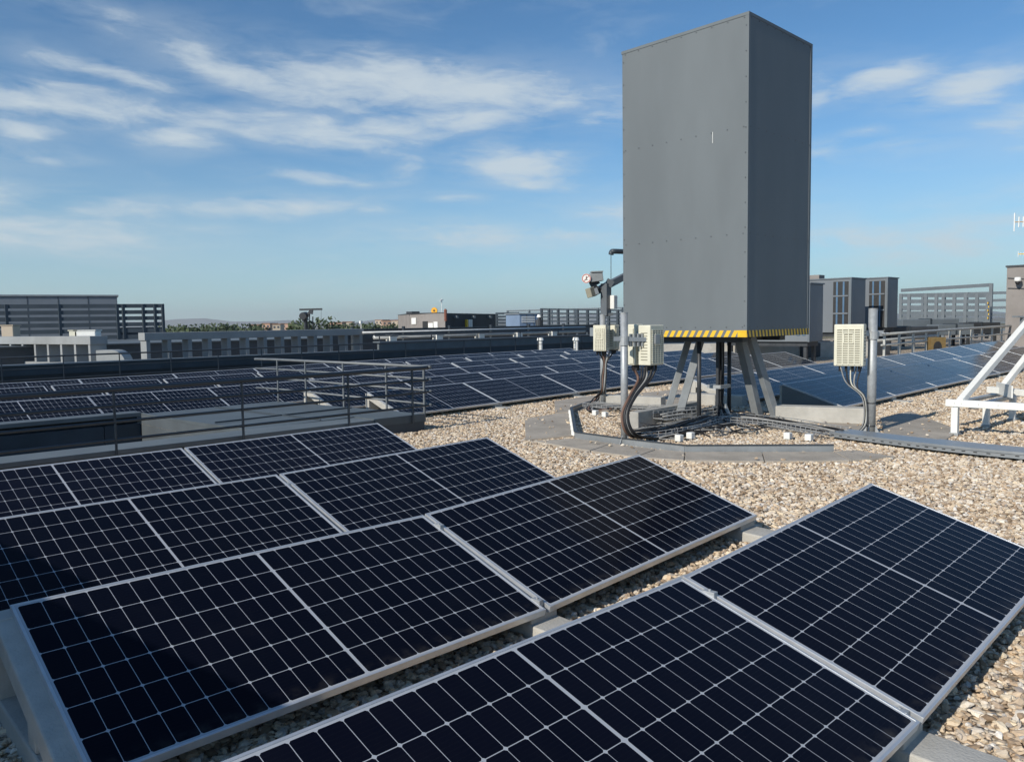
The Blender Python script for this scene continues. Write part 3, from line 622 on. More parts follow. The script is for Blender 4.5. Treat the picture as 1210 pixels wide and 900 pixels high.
# facade crane far away with T beam
c = P(367, 385, 62); o = (c[0], c[1], .2); t = thing('cleaning_crane', 'black T shaped facade crane standing on the far roof', 'crane', o)
def cp(px, py, Y=62): return P(px, py, Y)
part('mast', MB().bar(cp(361.5, 389), cp(361, 374), .22).bar(cp(361, 376), cp(367.5, 366.5), .18).bar(cp(367.5, 371), cp(368.5, 365.5), .22), DARK, t)
part('beam', MB().bar(cp(354, 365.8), cp(380.5, 365.2), .2, .14), DARK, t)
part('cable_drum', MB().tube([cp(357.5, 373.5, 61.5), cp(361, 372.5, 62.3)], .28, 10), DARK, t)
part('counterweight', MB().bar(cp(357, 376), cp(363, 374.5), .45, .5), DARK, t)
part('strut', MB().bar(cp(365, 388), cp(366, 370), .06).bar(cp(370, 388), cp(369.5, 374), .06).bar(cp(379.5, 388), cp(379.5, 366), .015), DARK, t)

# ------------------------------------------------------------------ right background
grp = None
def bigbox(label, pxl, pxc, pxr, yt, yb, Yc, dl, dr, material):
    """box whose near vertical edge is at pxc, faces aligned with the panel rows"""
    c = P(pxc, yt, Yc); zb = P(pxc, yb, Yc)[2]; s0, m0 = c[0], c[1]
    t = thing('air_handling_unit', label, 'ventilation unit', (s0, m0, zb - .4), 'grey ventilation units')
    part('casing', MB().box(s0, s0 + dr, m0, m0 + dl, zb, c[2]), material, t, bevel=.015)
    part('base_frame', MB().box(s0 + .1, s0 + dr - .1, m0 + .1, m0 + dl - .1, zb - .14, zb - .003), DARK, t)
    for (x, y) in ((.15, .15), (dr - .25, .15), (.15, dl - .25), (dr - .25, dl - .25)):
        part('foot', MB().box(s0 + x, s0 + x + .1, m0 + y, m0 + y + .1, G(s0, m0), zb - .14), DARK, t)
    part('roof_lip', MB().box(s0 - .03, s0 + dr + .03, m0 - .03, m0 + dl + .03, c[2] + .002, c[2] + .045), LOUV, t)
    part('corner_trim', MB().box(s0 - .012, s0 + .05, m0 - .012, m0 + .05, zb, c[2]), LOUV, t)
    return t, s0, m0, zb, c[2]
U = mat('unit grey sheet', (.17, .19, .21), .5, 0, .08, .8)
t, s0, m0, zb, zt_ = bigbox('grey ventilation unit with blue slatted opening, left of the pair', 960, 1006, 1027, 329, 393, 27.5, 2.6, 1.25, U)
def slots(t, s0, m0, zb, zt_, y0, y1):
    h = zt_ - zb
    part('opening', MB().box(s0 - .02, s0 + .02, m0 + y0, m0 + y1, zb + .02, zt_ - .09), BLKP, t)
    for k in (.30, .74):
        y = m0 + y0 + (y1 - y0) * k; part('blue_slat', MB().box(s0 - .035, s0 - .021, y - .03, y + .03, zb + .03, zt_ - .1), BLUEG, t)
    for z in (zb + .03 + h * .33, zb + .02 + h * .66): part('cross_bar', MB().box(s0 - .05, s0 - .022, m0 + y0, m0 + y1, z, z + .05), U, t)
slots(t, s0, m0, zb, zt_, .09, .62)
t, s0, m0, zb, zt_ = bigbox('grey ventilation unit with blue slatted opening, right of the pair', 1026, 1049, 1066, 328.5, 387, 29.5, 1.9, 1.05, U)
slots(t, s0, m0, zb, zt_, .09, .66)
t, s0, m0, zb, zt_ = bigbox('small plain grey ventilation unit half hidden behind the tower', 890, 957, 977, 335.5, 404, 24.3, 3.0, .95, U)
part('blue_slot', MB().box(s0 - .02, s0 + .005, m0 + .12, m0 + .22, zb + .2, zb + .33).box(s0 - .02, s0 + .005, m0 + .3, m0 + .40, zb + .2, zb + .33), BLUEG, t)
c = P(964, 326, 32); t = thing('roof_unit', 'small dark box peeking above the ventilation unit by the tower', 'roof unit', (c[0], c[1], 1.0), 'small white units on the far roof')
part('casing', MB().cb((c[0], c[1], c[2] - .2), (.5, .5, .45)), BUILD, t); part('stand', MB().cb((c[0], c[1], 1.5), (.2, .2, 1.9)), DARK, t)
slat_fence('slatted_fence', 'grey slatted fence running behind to the brown building at right', 1064, 52, 1196, 50, (E0 + 1.50, E0 + 1.50), E0 - 1.0, 6, .17, [0, .2, .4, .6, .8, 1], LOUV)
t = slat_fence('slatted_fence', 'grey slatted plant fence with sloping top right of the ventilation units', 1064, 40, 1170, 36, (E0 + 1.16, E0 + .98), E0 - .75, 7, .17, [0, .1, .3, .42, .5, .62, .74, .86, .97], LOUV)
fa, fb = P(1064, 380, 40), P(1170, 380, 36); part('top_slat', MB().bar((fa[0], fa[1], E0 + 1.32), (fb[0], fb[1], E0 + 1.38), .05, .16), LOUV, t); part('end_post', MB().bar((fb[0], fb[1], E0 - .9), (fb[0], fb[1], E0 + 1.45), .14, .12), LOUV, t)
c = P(1168, 355, 35.6); t = thing('warning_strip', 'yellow marked strip hanging on the end post of the slatted fence', 'sign', (c[0], c[1], E0 - .2))
part('board', MB().bar(P(1167.5, 378, 35.6), P(1168, 356, 35.6), .05, .11), LOUV, t)
for k in range(5): part('mark', MB().cb(P(1167.5 + (k % 2) * .9, 358 + 4.4 * k, 35.5), (.07, .03, .09)), YEL, t)
# clutter behind the right railing: low dark duct boxes
for i, (px, py, Y, wd, hh, mt_, lb) in enumerate([(1075, 386, 31, 2.4, .5, DARK, 'long dark duct box behind the right railing'), (1100, 377, 34, 2.6, .35, LOUV, 'pale flat duct beneath the slatted fence'), (1130, 383, 33, 1.6, .45, LOUV, 'grey duct box in front of the slatted fence'),
        (1160, 381, 35, 1.8, .5, DARK, 'dark duct box at the end of the slatted fence'), (1000, 404, 27, 3.2, .5, DARK, 'dark duct box under the ventilation units'), (900, 404, 30, 5.5, .55, DARK, 'long dark plinth behind the tower legs'), (835, 405, 34, 4, .6, DARK, 'dark plinth seen left between the tower legs')]):
    c = P(px, py, Y); g0 = G(c[0], c[1]); o = (c[0], c[1], g0)
    t = thing('roof_duct', lb, 'duct', o, 'duct boxes on the far roof')
    part('casing', MB().box(o[0] - wd / 2, o[0] + wd / 2, o[1], o[1] + .8, c[2] - hh, c[2]).rot(-AZ + .1, o), mt_, t, bevel=.02)
    part('flange', MB().box(o[0] - .03, o[0] + .03, o[1] - .03, o[1] + .83, c[2] - hh, c[2] + .03).rot(-AZ + .1, o), RAIL, t)
    part('stand', MB().box(o[0] - wd / 2 + .1, o[0] - wd / 2 + .2, o[1] + .1, o[1] + .2, g0, c[2] - hh).box(o[0] + wd / 2 - .2, o[0] + wd / 2 - .1, o[1] + .1, o[1] + .2, g0, c[2] - hh).rot(-AZ + .1, o), DARK, t)
c = P(905, 408.5, 27); t = thing('roof_slab', 'pale concrete strip behind the panel field seen through the tower legs', 'slab', (c[0], c[1], G(c[0], c[1])))
part('slab', MB().box(c[0] - 5, c[0] + 3.5, c[1], c[1] + .5, G(*c[:2]), c[2] + .1).rot(-AZ - .05, c), CONCW, t)
# railing right
gr = lambda x, y: G(x, y)
railing('guard_railing', 'pale grey post railing behind the blue panels at right', [(22.7, 8.5), (26, 8.5), (33, 8.4), (37, 8.2)],
        [(s, 8.5 - max(0, s - 30) * .03) for s in np.arange(22.9, 36.5, 1.12)], lambda x, y: E0 - .50 + .006 * (x - 20), [0, .30], gr, mat('pale rail paint', (.45, .45, .42), .5, .1, .15, 8), rt=.04, rl=.03, rp=.03)
railing('guard_railing', 'lower rail section beside the ventilation units at right', [(23.2, 8.9), (28.5, 8.9)], [(24.0, 8.9), (25.2, 8.9), (26.4, 8.9), (27.6, 8.9)], lambda x, y: E0 - .70 + .006 * (x - 20), [0], gr, MATS['pale rail paint'], rt=.04, rp=.03)
c = P(1109, 398.5, 24.3); t = thing('ochre_board', 'ochre wooden board box with an arched opening behind the right railing', 'box', (c[0], c[1], G(*c[:2])))
ang = -AZ
part('board', wbox(c, ang, -.23, .23, 0, .3, G(*c[:2]), c[2]), OCHRE, t); ar = MB()
ar.add([(c[0] + x, c[1] - .004, z) for x, z in [(-.15, c[2] - .5)] + [(-.02 + .13 * math.cos(R(a)), c[2] - .30 + .18 * math.sin(R(a))) for a in range(180, -1, -20)] + [(.11, c[2] - .5)]], [tuple(range(12))]); part('opening', ar.rot(ang, c), BLKP, t)
# brown building at right edge
c = P(1190, 316, 30.5); zb = .2; t = thing('stair_building', 'grey brown rendered stair building cut by the right edge', 'building', (c[0], c[1], zb))
part('wall', MB().box(c[0], c[0] + 6, c[1] - 6, c[1], .1, c[2]), BUILD, t)
part('roof_cap', MB().box(c[0] - .04, c[0] + 6, c[1] - 6, c[1] + .04, c[2] + .002, c[2] + .07), DARK, t)
def onb(px, py):                                         # point on the building's left face (s = c[0])
    v = ray(px, py); A = np.array([[EX[0], EX[1]], [BX[0], BX[1]]]) @ v[:2]; k = c[0] / A[0]; return (c[0], A[1] * k, EYE + v[2] * k)
cb = [onb(1191, 328.5), onb(1210, 329.5)]
part('conduit', MB().bar((cb[0][0] - .02, cb[0][1], cb[0][2]), (cb[1][0] - .02, cb[1][1], cb[1][2]), .03), DARK, t)
cb = [onb(1191, 340.5), onb(1213, 341)]; part('conduit', MB().bar((cb[0][0] - .02, cb[0][1], cb[0][2]), (cb[1][0] - .02, cb[1][1], cb[1][2]), .03), DARK, t)
q = onb(1205, 331); t = thing('security_camera', 'white dome security camera on the brown building wall', 'camera', (q[0], q[1], q[2]))
part('arm', MB().bar((q[0], q[1], q[2]), (q[0] - .3, q[1], q[2] + .05), .07), WHT, t)
part('head', MB().tube([(q[0] - .3, q[1], q[2] + .1), (q[0] - .3, q[1], q[2] - .02), (q[0] - .3, q[1], q[2] - .06)], [.10, .12, .10], 14), WHT, t, smooth=True)
part('lens', MB().tube([(q[0] - .3, q[1], q[2] - .06), (q[0] - .3, q[1], q[2] - .14), (q[0] - .3, q[1], q[2] - .18)], [.09, .07, .02], 12), BLK, t, smooth=True)
# antenna on that building
c = P(1211, 316, 31.5); ztp = P(1211, 250, 31.5)[2]; t = thing('tv_antenna', 'aerial with short crossed elements above the brown building, right edge', 'antenna', (c[0], c[1], c[2]))
part('mast', MB().tube([(c[0], c[1], c[2] - .2), (c[0], c[1], ztp)], .03, 8), LEG, t)
for py, ln in ((262, .42), (300, .25)):
    z = P(1211, py, 31.5)[2]; d = Vector(sm(-1, .25)).normalized(); e_ = Vector((c[0] + d.x * ln, c[1] + d.y * ln, z))
    part('boom', MB().bar((c[0], c[1], z), e_, .03), mat('aerial orange', (.5, .3, .1), .5, 0, .1, 8) if ln > .3 else YEL, t)
    for k in (1.0, .62, .25):
        p_ = Vector((c[0] + d.x * ln * k, c[1] + d.y * ln * k, z)); hh = .36 if k == 1 else .2
        part('element', MB().bar(p_ - Vector((0, 0, hh * (1 if py < 290 else .3))), p_ + Vector((0, 0, hh * (1 if py < 290 else .3))), .035 if py < 290 else .02), WHT, t)

# ------------------------------------------------------------------ paving ring, edging, concrete beams round the tower
def gpoly(pts): return [Gp(x, y)[:2] for x, y in pts]
PAVES = []
def paver(pts, label, h=.035):
    pl = gpoly(pts); PAVES.append(pl); c = pl[0]; z = G(*c)
    solo('paving_slab', label, 'paving slab', MB().prism(pl, lambda x, y: G(x, y) - .05, lambda x, y: G(x, y) + h), PAVE, (c[0], c[1], z), 'cement slabs round the tower', bevel=.006)
paver([(620, 497), (657, 491), (673, 490), (676, 517), (621, 522.5)], 'wide cement slab at the left corner of the tower paving')
paver([(656, 490), (655, 476), (700, 469), (716, 473), (700, 484), (674, 489)], 'cement slab left of the camera mast, by the far panels')
paver([(630, 524), (679, 520.8), (722, 526.8), (697, 535.5), (640, 525.5)], 'triangular dark cement slab with its tip towards the left corner')
paver([(723, 527), (775, 534), (750, 543), (698, 535.8)], 'dark cement slab in front of the left equipment pole')
paver([(776, 534.3), (809, 537.2), (808, 547), (751, 543.3)], 'short cement slab where the tower edging bends')
paver([(810, 537.3), (900, 537.3), (903, 548.5), (809, 547.2)], 'long cement slab along the front tower edging')
paver([(901, 537.3), (985, 537.3), (1004, 547.5), (904, 548.5)], 'cement slab in front of the right cable tray')
paver([(986, 537), (1010, 535), (1058, 543), (1005, 547.5)], 'cement slab ending in the gravel before the tray cover')
paver([(1040, 496), (1075, 488), (1133, 511), (1112, 527), (1046, 519)], 'cement slab beside the right pole lying in its shadow')
paver([(716, 470), (800, 462), (900, 470), (860, 480), (740, 480)], 'cement slab behind the rear concrete beam')
paver([(905, 500), (1032, 502), (1045, 520), (1000, 516), (900, 508)], 'cement slab under the right concrete beam')
def pw(px, py, h): return Gp(px, py)[:2]
edge_px = [(736, 470), (690, 483), (675, 489), (680, 519.5), (735, 527.5), (809, 536.6), (985, 536.3)]
ed = [Gp(x, y) for x, y in edge_px]; t = thing('metal_edging', 'low grey metal edging strip bounding the gravel bed under the tower', 'edging', ed[3])
for a, b in zip(ed[:-1], ed[1:]):
    a2 = Vector((a[0], a[1], a[2] + .045)); b2 = Vector((b[0], b[1], b[2] + .045)); part('strip', MB().bar(a2, b2, .012, .11), ZINC, t)
    part('lip', MB().bar(a2 + Vector((0, 0, .058)), b2 + Vector((0, 0, .058)), .045, .006), DARK if b[0] > 0 else ZINC, t)
for k in range(6):
    a = Vector(ed[2]).lerp(Vector(ed[3]), (k + .5) / 6); part('joint_plate', MB().cb((a.x - .03, a.y, a.z + .06), (.03, .05, .07)), WHT, t)
def beam(label, px, py, px2, py2, wd, ht, material=CONCW, base=0.0):
    a = Gp(px, py); b = Gp(px2, py2); z0 = max(a[2], b[2]) + base
    return solo('concrete_beam', label, 'concrete beam', MB().bar((a[0], a[1], z0 + ht / 2), (b[0], b[1], z0 + ht / 2), wd, ht), material, (a[0], a[1], z0), 'concrete ballast beams under the tower', bevel=.01)
beam('grey concrete beam standing upright beside the left tower legs', 749, 508, 822, 492, .14, .24, CONC)
beam('low concrete ledge at the foot of the upright beam', 757, 513.5, 830, 497, .16, .07, CONC)
beam('pale concrete beam behind the left equipment pole', 712, 483, 784, 486, .22, .24, CONCW)
beam('long pale concrete beam at right under the blue panels', 917, 499, 1022, 502, .26, .24, CONCW)
beam('pale concrete beam behind the cable column', 812, 478, 880, 481, .25, .2, CONCW)

# ------------------------------------------------------------------ the tower
zb = E0 - .232; zt_ = zb + 4.0; TS = 1.96; TX = 1.731; ts, tm = 9.12, 5.07
t = thing('antenna_tower', 'tall dark grey sheet metal box tower standing on splayed steel legs', 'tower', (ts + TX / 2, tm + TS / 2, G(10, 6)))
part('casing', MB().box(ts, ts + TX, tm, tm + TS, zb, zt_), TOWER, t, bevel=.012)
part('corner_trim', MB().box(ts - .004, ts + .05, tm - .004, tm + .05, zb, zt_ + .004), TOWER, t)
part('top_flange', MB().box(ts - .006, ts + TX + .006, tm - .006, tm + TS + .006, zt_ - .03, zt_ + .008), TOWER, t)
part('edge_angle', MB().box(ts + TX - .05, ts + TX + .005, tm - .005, tm + .03, zb, zt_), TOWER, t)
H = zt_ - zb
rv = MB()
def rivet(x, y, z, face):
    d = (-.006, 0) if face == 0 else (0, -.006); rv.tube([(x, y, z), (x + d[0], y + d[1], z)], 0.0075, 6)
for z in (zb + H * .335 - .03, zb + H * .665 - .03, zt_ - .05, zb + .13):
    for k in range(9): rivet(ts, tm + .06 + k * (TS - .12) / 8, z, 0); rivet(ts + .06 + k * (TX - .12) / 8, tm, z, 1)
for k in range(13):
    z = zb + .15 + k * (H - .3) / 12
    rivet(ts - .004, tm + .03, z, 0); rivet(ts, tm + TS - .03, z, 0); rivet(ts + TX - .02, tm - .005, z, 1)
part('rivets', rv, mat('rivet steel', (.09, .10, .11), .4, .3, .1, 9), t)
sc = MB().bar((ts - .004, tm + 1.0 * .40 + .1, zb + H * .66), (ts - .004, tm + .5, zb + H * .66 - .14), .006, .003)
part('scratch', sc, WHT, t)
hh = .085; z0 = zb + .003
def tape_mat(name, axis, pitch, frac, slant, gap):
    m = bpy.data.materials.new(name); m.use_nodes = True; b = NB(m.node_tree)
    tx = b.n('ShaderNodeTexCoord'); sp = b.n('ShaderNodeSeparateXYZ', ins={0: tx.outputs['Object']})
    f = b.m('FRACT', b.m('DIVIDE', b.m('ADD', b.m('ADD', sp.outputs[axis], b.m('MULTIPLY', sp.outputs[2], slant)), 10.0), pitch))
    no = b.n('ShaderNodeTexNoise', ins={'Vector': tx.outputs['Object'], 'Scale': 22.0, 'Detail': 5.0})
    yc = b.mix(b.m('MULTIPLY', b.smooth(no.outputs['Fac'], .5, .75), .5), (.80, .50, .03), (.5, .33, .06))
    p = b.n('ShaderNodeBsdfPrincipled', ins={'Base Color': b.mix(b.m('LESS_THAN', f, frac), gap, yc), 'Roughness': .5})
    b.t.links.new(p.outputs[0], b.n('ShaderNodeOutputMaterial').inputs[0]); return m
TPA = tape_mat('yellow stripes on grey', 1, .105, .56, .55, (.15, .165, .175)); TPB = tape_mat('yellow and black stripes', 0, .088, .5, .25, (.05, .045, .04))
part('hazard_tape', MB().box(ts - .006, ts - .0008, tm + .125, tm + 1.36, z0, z0 + hh), TPA, t)
part('hazard_tape', MB().box(ts + .001, ts + TX, tm - .007, tm - .0008, z0, z0 + hh), TPB, t)
part('yellow_corner', MB().box(ts - .008, ts - .0052, tm - .0045, tm + .124, z0 - .001, z0 + hh + .001), YEL, t)
# sub frame and legs
part('base_frame', MB().box(ts + .25, ts + .40, tm + .2, tm + TS - .2, zb - .07, zb - .002).box(ts + TX - .45, ts + TX - .3, tm + .2, tm + TS - .2, zb - .07, zb - .002).box(ts + .4, ts + TX - .45, tm + .45, tm + .6, zb - .06, zb - .004).box(ts + .4, ts + TX - .45, tm + TS - .6, tm + TS - .45, zb - .06, zb - .004), DARK, t)
def up(p, d=.0): return (p[0], p[1], p[2] + d)
for (fx, fy, FY, tx, ty, TY, wd) in ((787, 487, 11.95, 815, 398, 11.9, .095), (801, 490, 11.45, 829, 398, 11.35, .11), (896, 488, 11.5, 874, 398, 11.2, .115), (918, 496, 11.1, 887, 397, 10.9, .10)):
    a = P(fx, fy, FY); b = P(tx, ty, TY); g = G(a[0], a[1])
    lg = part('leg', MB().bar((a[0], a[1], g + .03), (b[0], b[1], zb - .01), wd, wd), mat('leg paint', (.26, .28, .29), .5, .1, .15, 6), t, bevel=.006)
    fp = MB().box(a[0] - .14, a[0] + .14, a[1] - .11, a[1] + .11, g, g + .035)
    for i in (-.1, .1): fp.tube([(a[0] + i, a[1], g + .03), (a[0] + i, a[1], g + .08)], .014, 6)
    part('foot_plate', fp, LEG, lg, root=t)
for px, Y in ((826, 11.0), (861.5, 11.6)):
    a = P(px, 480, Y); part('thin_pole', MB().tube([(a[0], a[1], G(*a[:2])), (a[0], a[1], zb - .01)], .03, 8), DARK, t, smooth=True)
a = P(850, 490, 11.3); g = G(*a[:2]); cx_, cy_ = a[0], a[1]
part('cable_ladder', MB().bar((cx_ - .09, cy_ - .03, g), (cx_ - .09, cy_ - .03, zb), .04, .05).bar((cx_ + .09, cy_ + .05, g), (cx_ + .09, cy_ + .05, zb), .04, .05), DARK, t)
gs = MB(); gs.prism([(cx_ - .02, cy_ - .22), (cx_ + .02, cy_ - .22), (cx_ + .02, cy_ - .1), (cx_ - .02, cy_ - .1)], g, lambda x, y: g + .28 if y > cy_ - .15 else g + .02)
part('gusset', gs, LEG, t)
part('collar', MB().box(cx_ - .14, cx_ + .14, cy_ - .1, cy_ + .12, g + .50, g + .55), LEG, t)
cab = MB(); cabg = MB()
for k in range(16):
    dx, dy = rng.uniform(-.075, .075), rng.uniform(-.06, .06); px_ = [(cx_ + dx, cy_ + dy, zb)]
    for z in (zb - .3, g + .5, g + .25): px_.append((cx_ + dx + rng.uniform(-.012, .012), cy_ + dy + rng.uniform(-.012, .012), z))
    sgn = rng.choice([-1, 1]); px_ += [(cx_ + dx + sgn * .12, cy_ + dy - .1, g + .12), (cx_ + dx + sgn * rng.uniform(.3, .7), cy_ + dy - rng.uniform(.15, .35), g + .09)]
    (cab if k % 4 else cabg).tube(spline(px_, 5), rng.uniform(.009, .016), 6)
tc_ = thing('cable_bundle', 'thick bundle of cables hanging down the middle of the tower base', 'cables', (cx_, cy_, g))
part('black_cables', cab, BLK, tc_, smooth=True); part('grey_cables', cabg, GRYC, tc_, smooth=True)

# ------------------------------------------------------------------ cable trays
def wire_tray(name, label, pts, wd, ht, h, fill=8, step=.1, group='wire mesh cable trays'):
    """pts in pixels on the ground -> tray path"""
    g3 = [Gp(x, y) for x, y in pts]; path = spline([(a[0], a[1], a[2] + h) for a in g3], 6)
    t = thing(name, label, 'cable tray', (path[0].x, path[0].y, path[0].z), group); mb = MB()
    L = [0]
    for a, b in zip(path[:-1], path[1:]): L.append(L[-1] + (b - a).length)
    def at(d):
        i = min(max(np.searchsorted(L, d) - 1, 0), len(path) - 2); k = (d - L[i]) / max(L[i + 1] - L[i], 1e-6); p = path[i].lerp(path[i + 1], k); q = (path[i + 1] - path[i]); q.z = 0; q.normalize(); return p, Vector((-q.y, q.x, 0))
    N = int(L[-1] / step); ring = [(-wd / 2, ht), (-wd / 2, 0), (wd / 2, 0), (wd / 2, ht)]
    for i in range(N + 1):
        p, n2 = at(i * step); mb.tube([p + n2 * a + Vector((0, 0, b)) for a, b in ring], .0046, 4)
    offs = [(-wd / 2, ht), (-wd / 2, ht / 2)] + [(x, 0) for x in np.linspace(-wd / 2, wd / 2, 6)] + [(wd / 2, ht / 2), (wd / 2, ht)]
    for a, b in offs:
        mb.tube([at(d)[0] + at(d)[1] * a + Vector((0, 0, b)) for d in np.linspace(0, L[-1], max(6, int(L[-1] / .25)))], .005, 4)
    part('wire_mesh', mb, WIRE, t)
    if fill:
        cb = MB(); cg = MB()
        for k in range(fill):
            off = rng.uniform(-wd / 2 + .02, wd / 2 - .02); hz_ = rng.uniform(.012, ht * .75); ph = rng.uniform(0, 6)
            pts_ = [at(d)[0] + at(d)[1] * (off + .02 * math.sin(d * 3 + ph)) + Vector((0, 0, hz_ + .01 * math.sin(d * 5 + ph))) for d in np.linspace(0, L[-1], max(8, int(L[-1] / .12)))]
            (cb if k % 3 else cg).tube(pts_, rng.uniform(.007, .014), 6)
        c1 = thing('cable_run', 'cables in the ' + label, 'cables', (path[0].x, path[0].y, path[0].z), 'cable runs in the trays')
        part('black_cables', cb, BLK, c1, smooth=True); part('grey_cables', cg, GRYC, c1, smooth=True)
    return t
wire_tray('cable_tray', 'wire mesh tray curving to the front left edging', [(858, 499), (838, 505), (812, 513), (780, 519), (748, 523)], .34, .07, .07, 10)
wire_tray('cable_tray', 'long wire mesh tray running right from the tower column', [(850, 503), (890, 505), (930, 510), (985, 521)], .42, .07, .08, 5)
wire_tray('cable_tray', 'wire mesh tray leading from the left poles towards the tower', [(695, 485), (735, 488), (780, 490), (815, 497)], .28, .06, .08, 9)
wire_tray('cable_tray', 'short raised wire mesh tray before the tower column', [(780, 506), (810, 502), (850, 498)], .26, .10, .13, 6)
for (px, py), lb in (((703.5, 492), 'white cube foot under the left tray, nearer the mast'), ((715, 494), 'white cube foot under the left tray, nearer the pole'), ((802.5, 523), 'white cube foot before the edging, left of two'), ((816, 520), 'white cube foot before the edging, right of two'),
                     ((931, 520.5), 'white cube foot under the long right tray, nearer the tower'), ((956, 522.5), 'white cube foot under the long right tray, farther from the tower')):
    a = Gp(px, py); mb = MB().box(a[0] - .04, a[0] + .04, a[1] - .04, a[1] + .04, a[2] + .02, a[2] + .10)
    tt = thing('white_block', lb, 'tray support', a, 'white tray support feet'); part('block', mb, WHT, tt, bevel=.008); part('base', MB().box(a[0] - .06, a[0] + .06, a[1] - .06, a[1] + .06, a[2] - .01, a[2] + .02), BLK, tt)
# the covered, perforated tray to the right
pc = [Gp(x, y) for x, y in ((992, 519), (1040, 525.5), (1090, 532), (1140, 538), (1215, 545.5), (1290, 551))]
t = thing('tray_cover', 'flat grey covered cable tray snaking over the gravel to the right edge', 'cable tray', pc[0])
path = spline(pc, 5); hh = .05; wd = .36
def strip(path, offs):                                   # offs: list of (lateral, z) profile points -> open sheet
    mb = MB(); n = len(offs)
    for i, p in enumerate(path):
        q = path[min(i + 1, len(path) - 1)] - path[max(i - 1, 0)]; q.z = 0; q.normalize(); n2 = Vector((-q.y, q.x, 0))
        for a, b in offs: mb.v.append(tuple(p + n2 * a + Vector((0, 0, b))))
    for i in range(len(path) - 1):
        for j in range(n - 1): mb.f.append((i * n + j, (i + 1) * n + j, (i + 1) * n + j + 1, i * n + j + 1))
        mb.f.append((i * n + n - 1, (i + 1) * n + n - 1, (i + 1) * n, i * n))
    return mb
part('side_channel', strip(path, [(-wd / 2, hh), (-wd / 2, hh + .055), (wd / 2, hh + .055), (wd / 2, hh)]), ZINC, t)
part('lid', strip(path[:12], [(-wd / 2 - .006, hh + .045), (-wd / 2 - .006, hh + .062), (wd / 2 + .006, hh + .062), (wd / 2 + .006, hh + .045)]), ZINC, t)
part('lid', strip(path[11:], [(-wd / 2 - .012, hh + .043), (-wd / 2 - .012, hh + .068), (wd / 2 + .012, hh + .068), (wd / 2 + .012, hh + .043)]), ZINC, t)
sl_ = MB()
for i in range(len(path) - 1):
    q = (path[i + 1] - path[i]); ln = q.length; q.normalize(); n2 = Vector((-q.y, q.x, 0)).normalized()
    for k in range(int(ln / .07)):
        p = path[i] + q * (k * .07 + .03) - n2 * (wd / 2 + .002) + Vector((0, 0, hh + .025)); sl_.bar(p, p + q * .035, .004, .010)
part('slots', sl_, BLKP, t)
for i in (3, 9, 15, 21):
    p = path[i]; part('foot', MB().cb((p.x, p.y, p.z + .024), (.12, .12, .05)), BLK, t)

# ------------------------------------------------------------------ poles & radio units
CAMD = Vector(sm(0, -1))
def pole(name, label, px, py, ytop, rad, material=LEG, group='steel equipment poles'):
    a = Gp(px, py); v = ray(px, ytop); Yw = wpos(*a).y; top = P(px, ytop, Yw)[2]
    t = thing(name, label, 'pole', a, group)
    part('tube', MB().tube([(a[0], a[1], a[2]), (a[0], a[1], top)], rad, 20), material, t, smooth=True)
    part('cap', MB().tube([(a[0], a[1], top), (a[0], a[1], top + .008)], rad + .003, 20), material, t)
    part('base_plate', MB().box(a[0] - .12, a[0] + .12, a[1] - .12, a[1] + .12, a[2] - .01, a[2] + .012), material, t)
    gs = MB()
    for ang in (0, 90, 180, 270):
        n0 = len(gs.v); gs.add([(a[0] + rad, a[1] - .004, a[2] + .01), (a[0] + .11, a[1] - .004, a[2] + .01), (a[0] + rad, a[1] - .004, a[2] + .13), (a[0] + rad, a[1] + .004, a[2] + .01), (a[0] + .11, a[1] + .004, a[2] + .01), (a[0] + rad, a[1] + .004, a[2] + .13)], [(0, 1, 2), (5, 4, 3), (0, 3, 4, 1), (1, 4, 5, 2), (2, 5, 3, 0)]); gs.rot(R(ang), a, n0)
    part('gusset', gs, material, t)
    return t, a, top
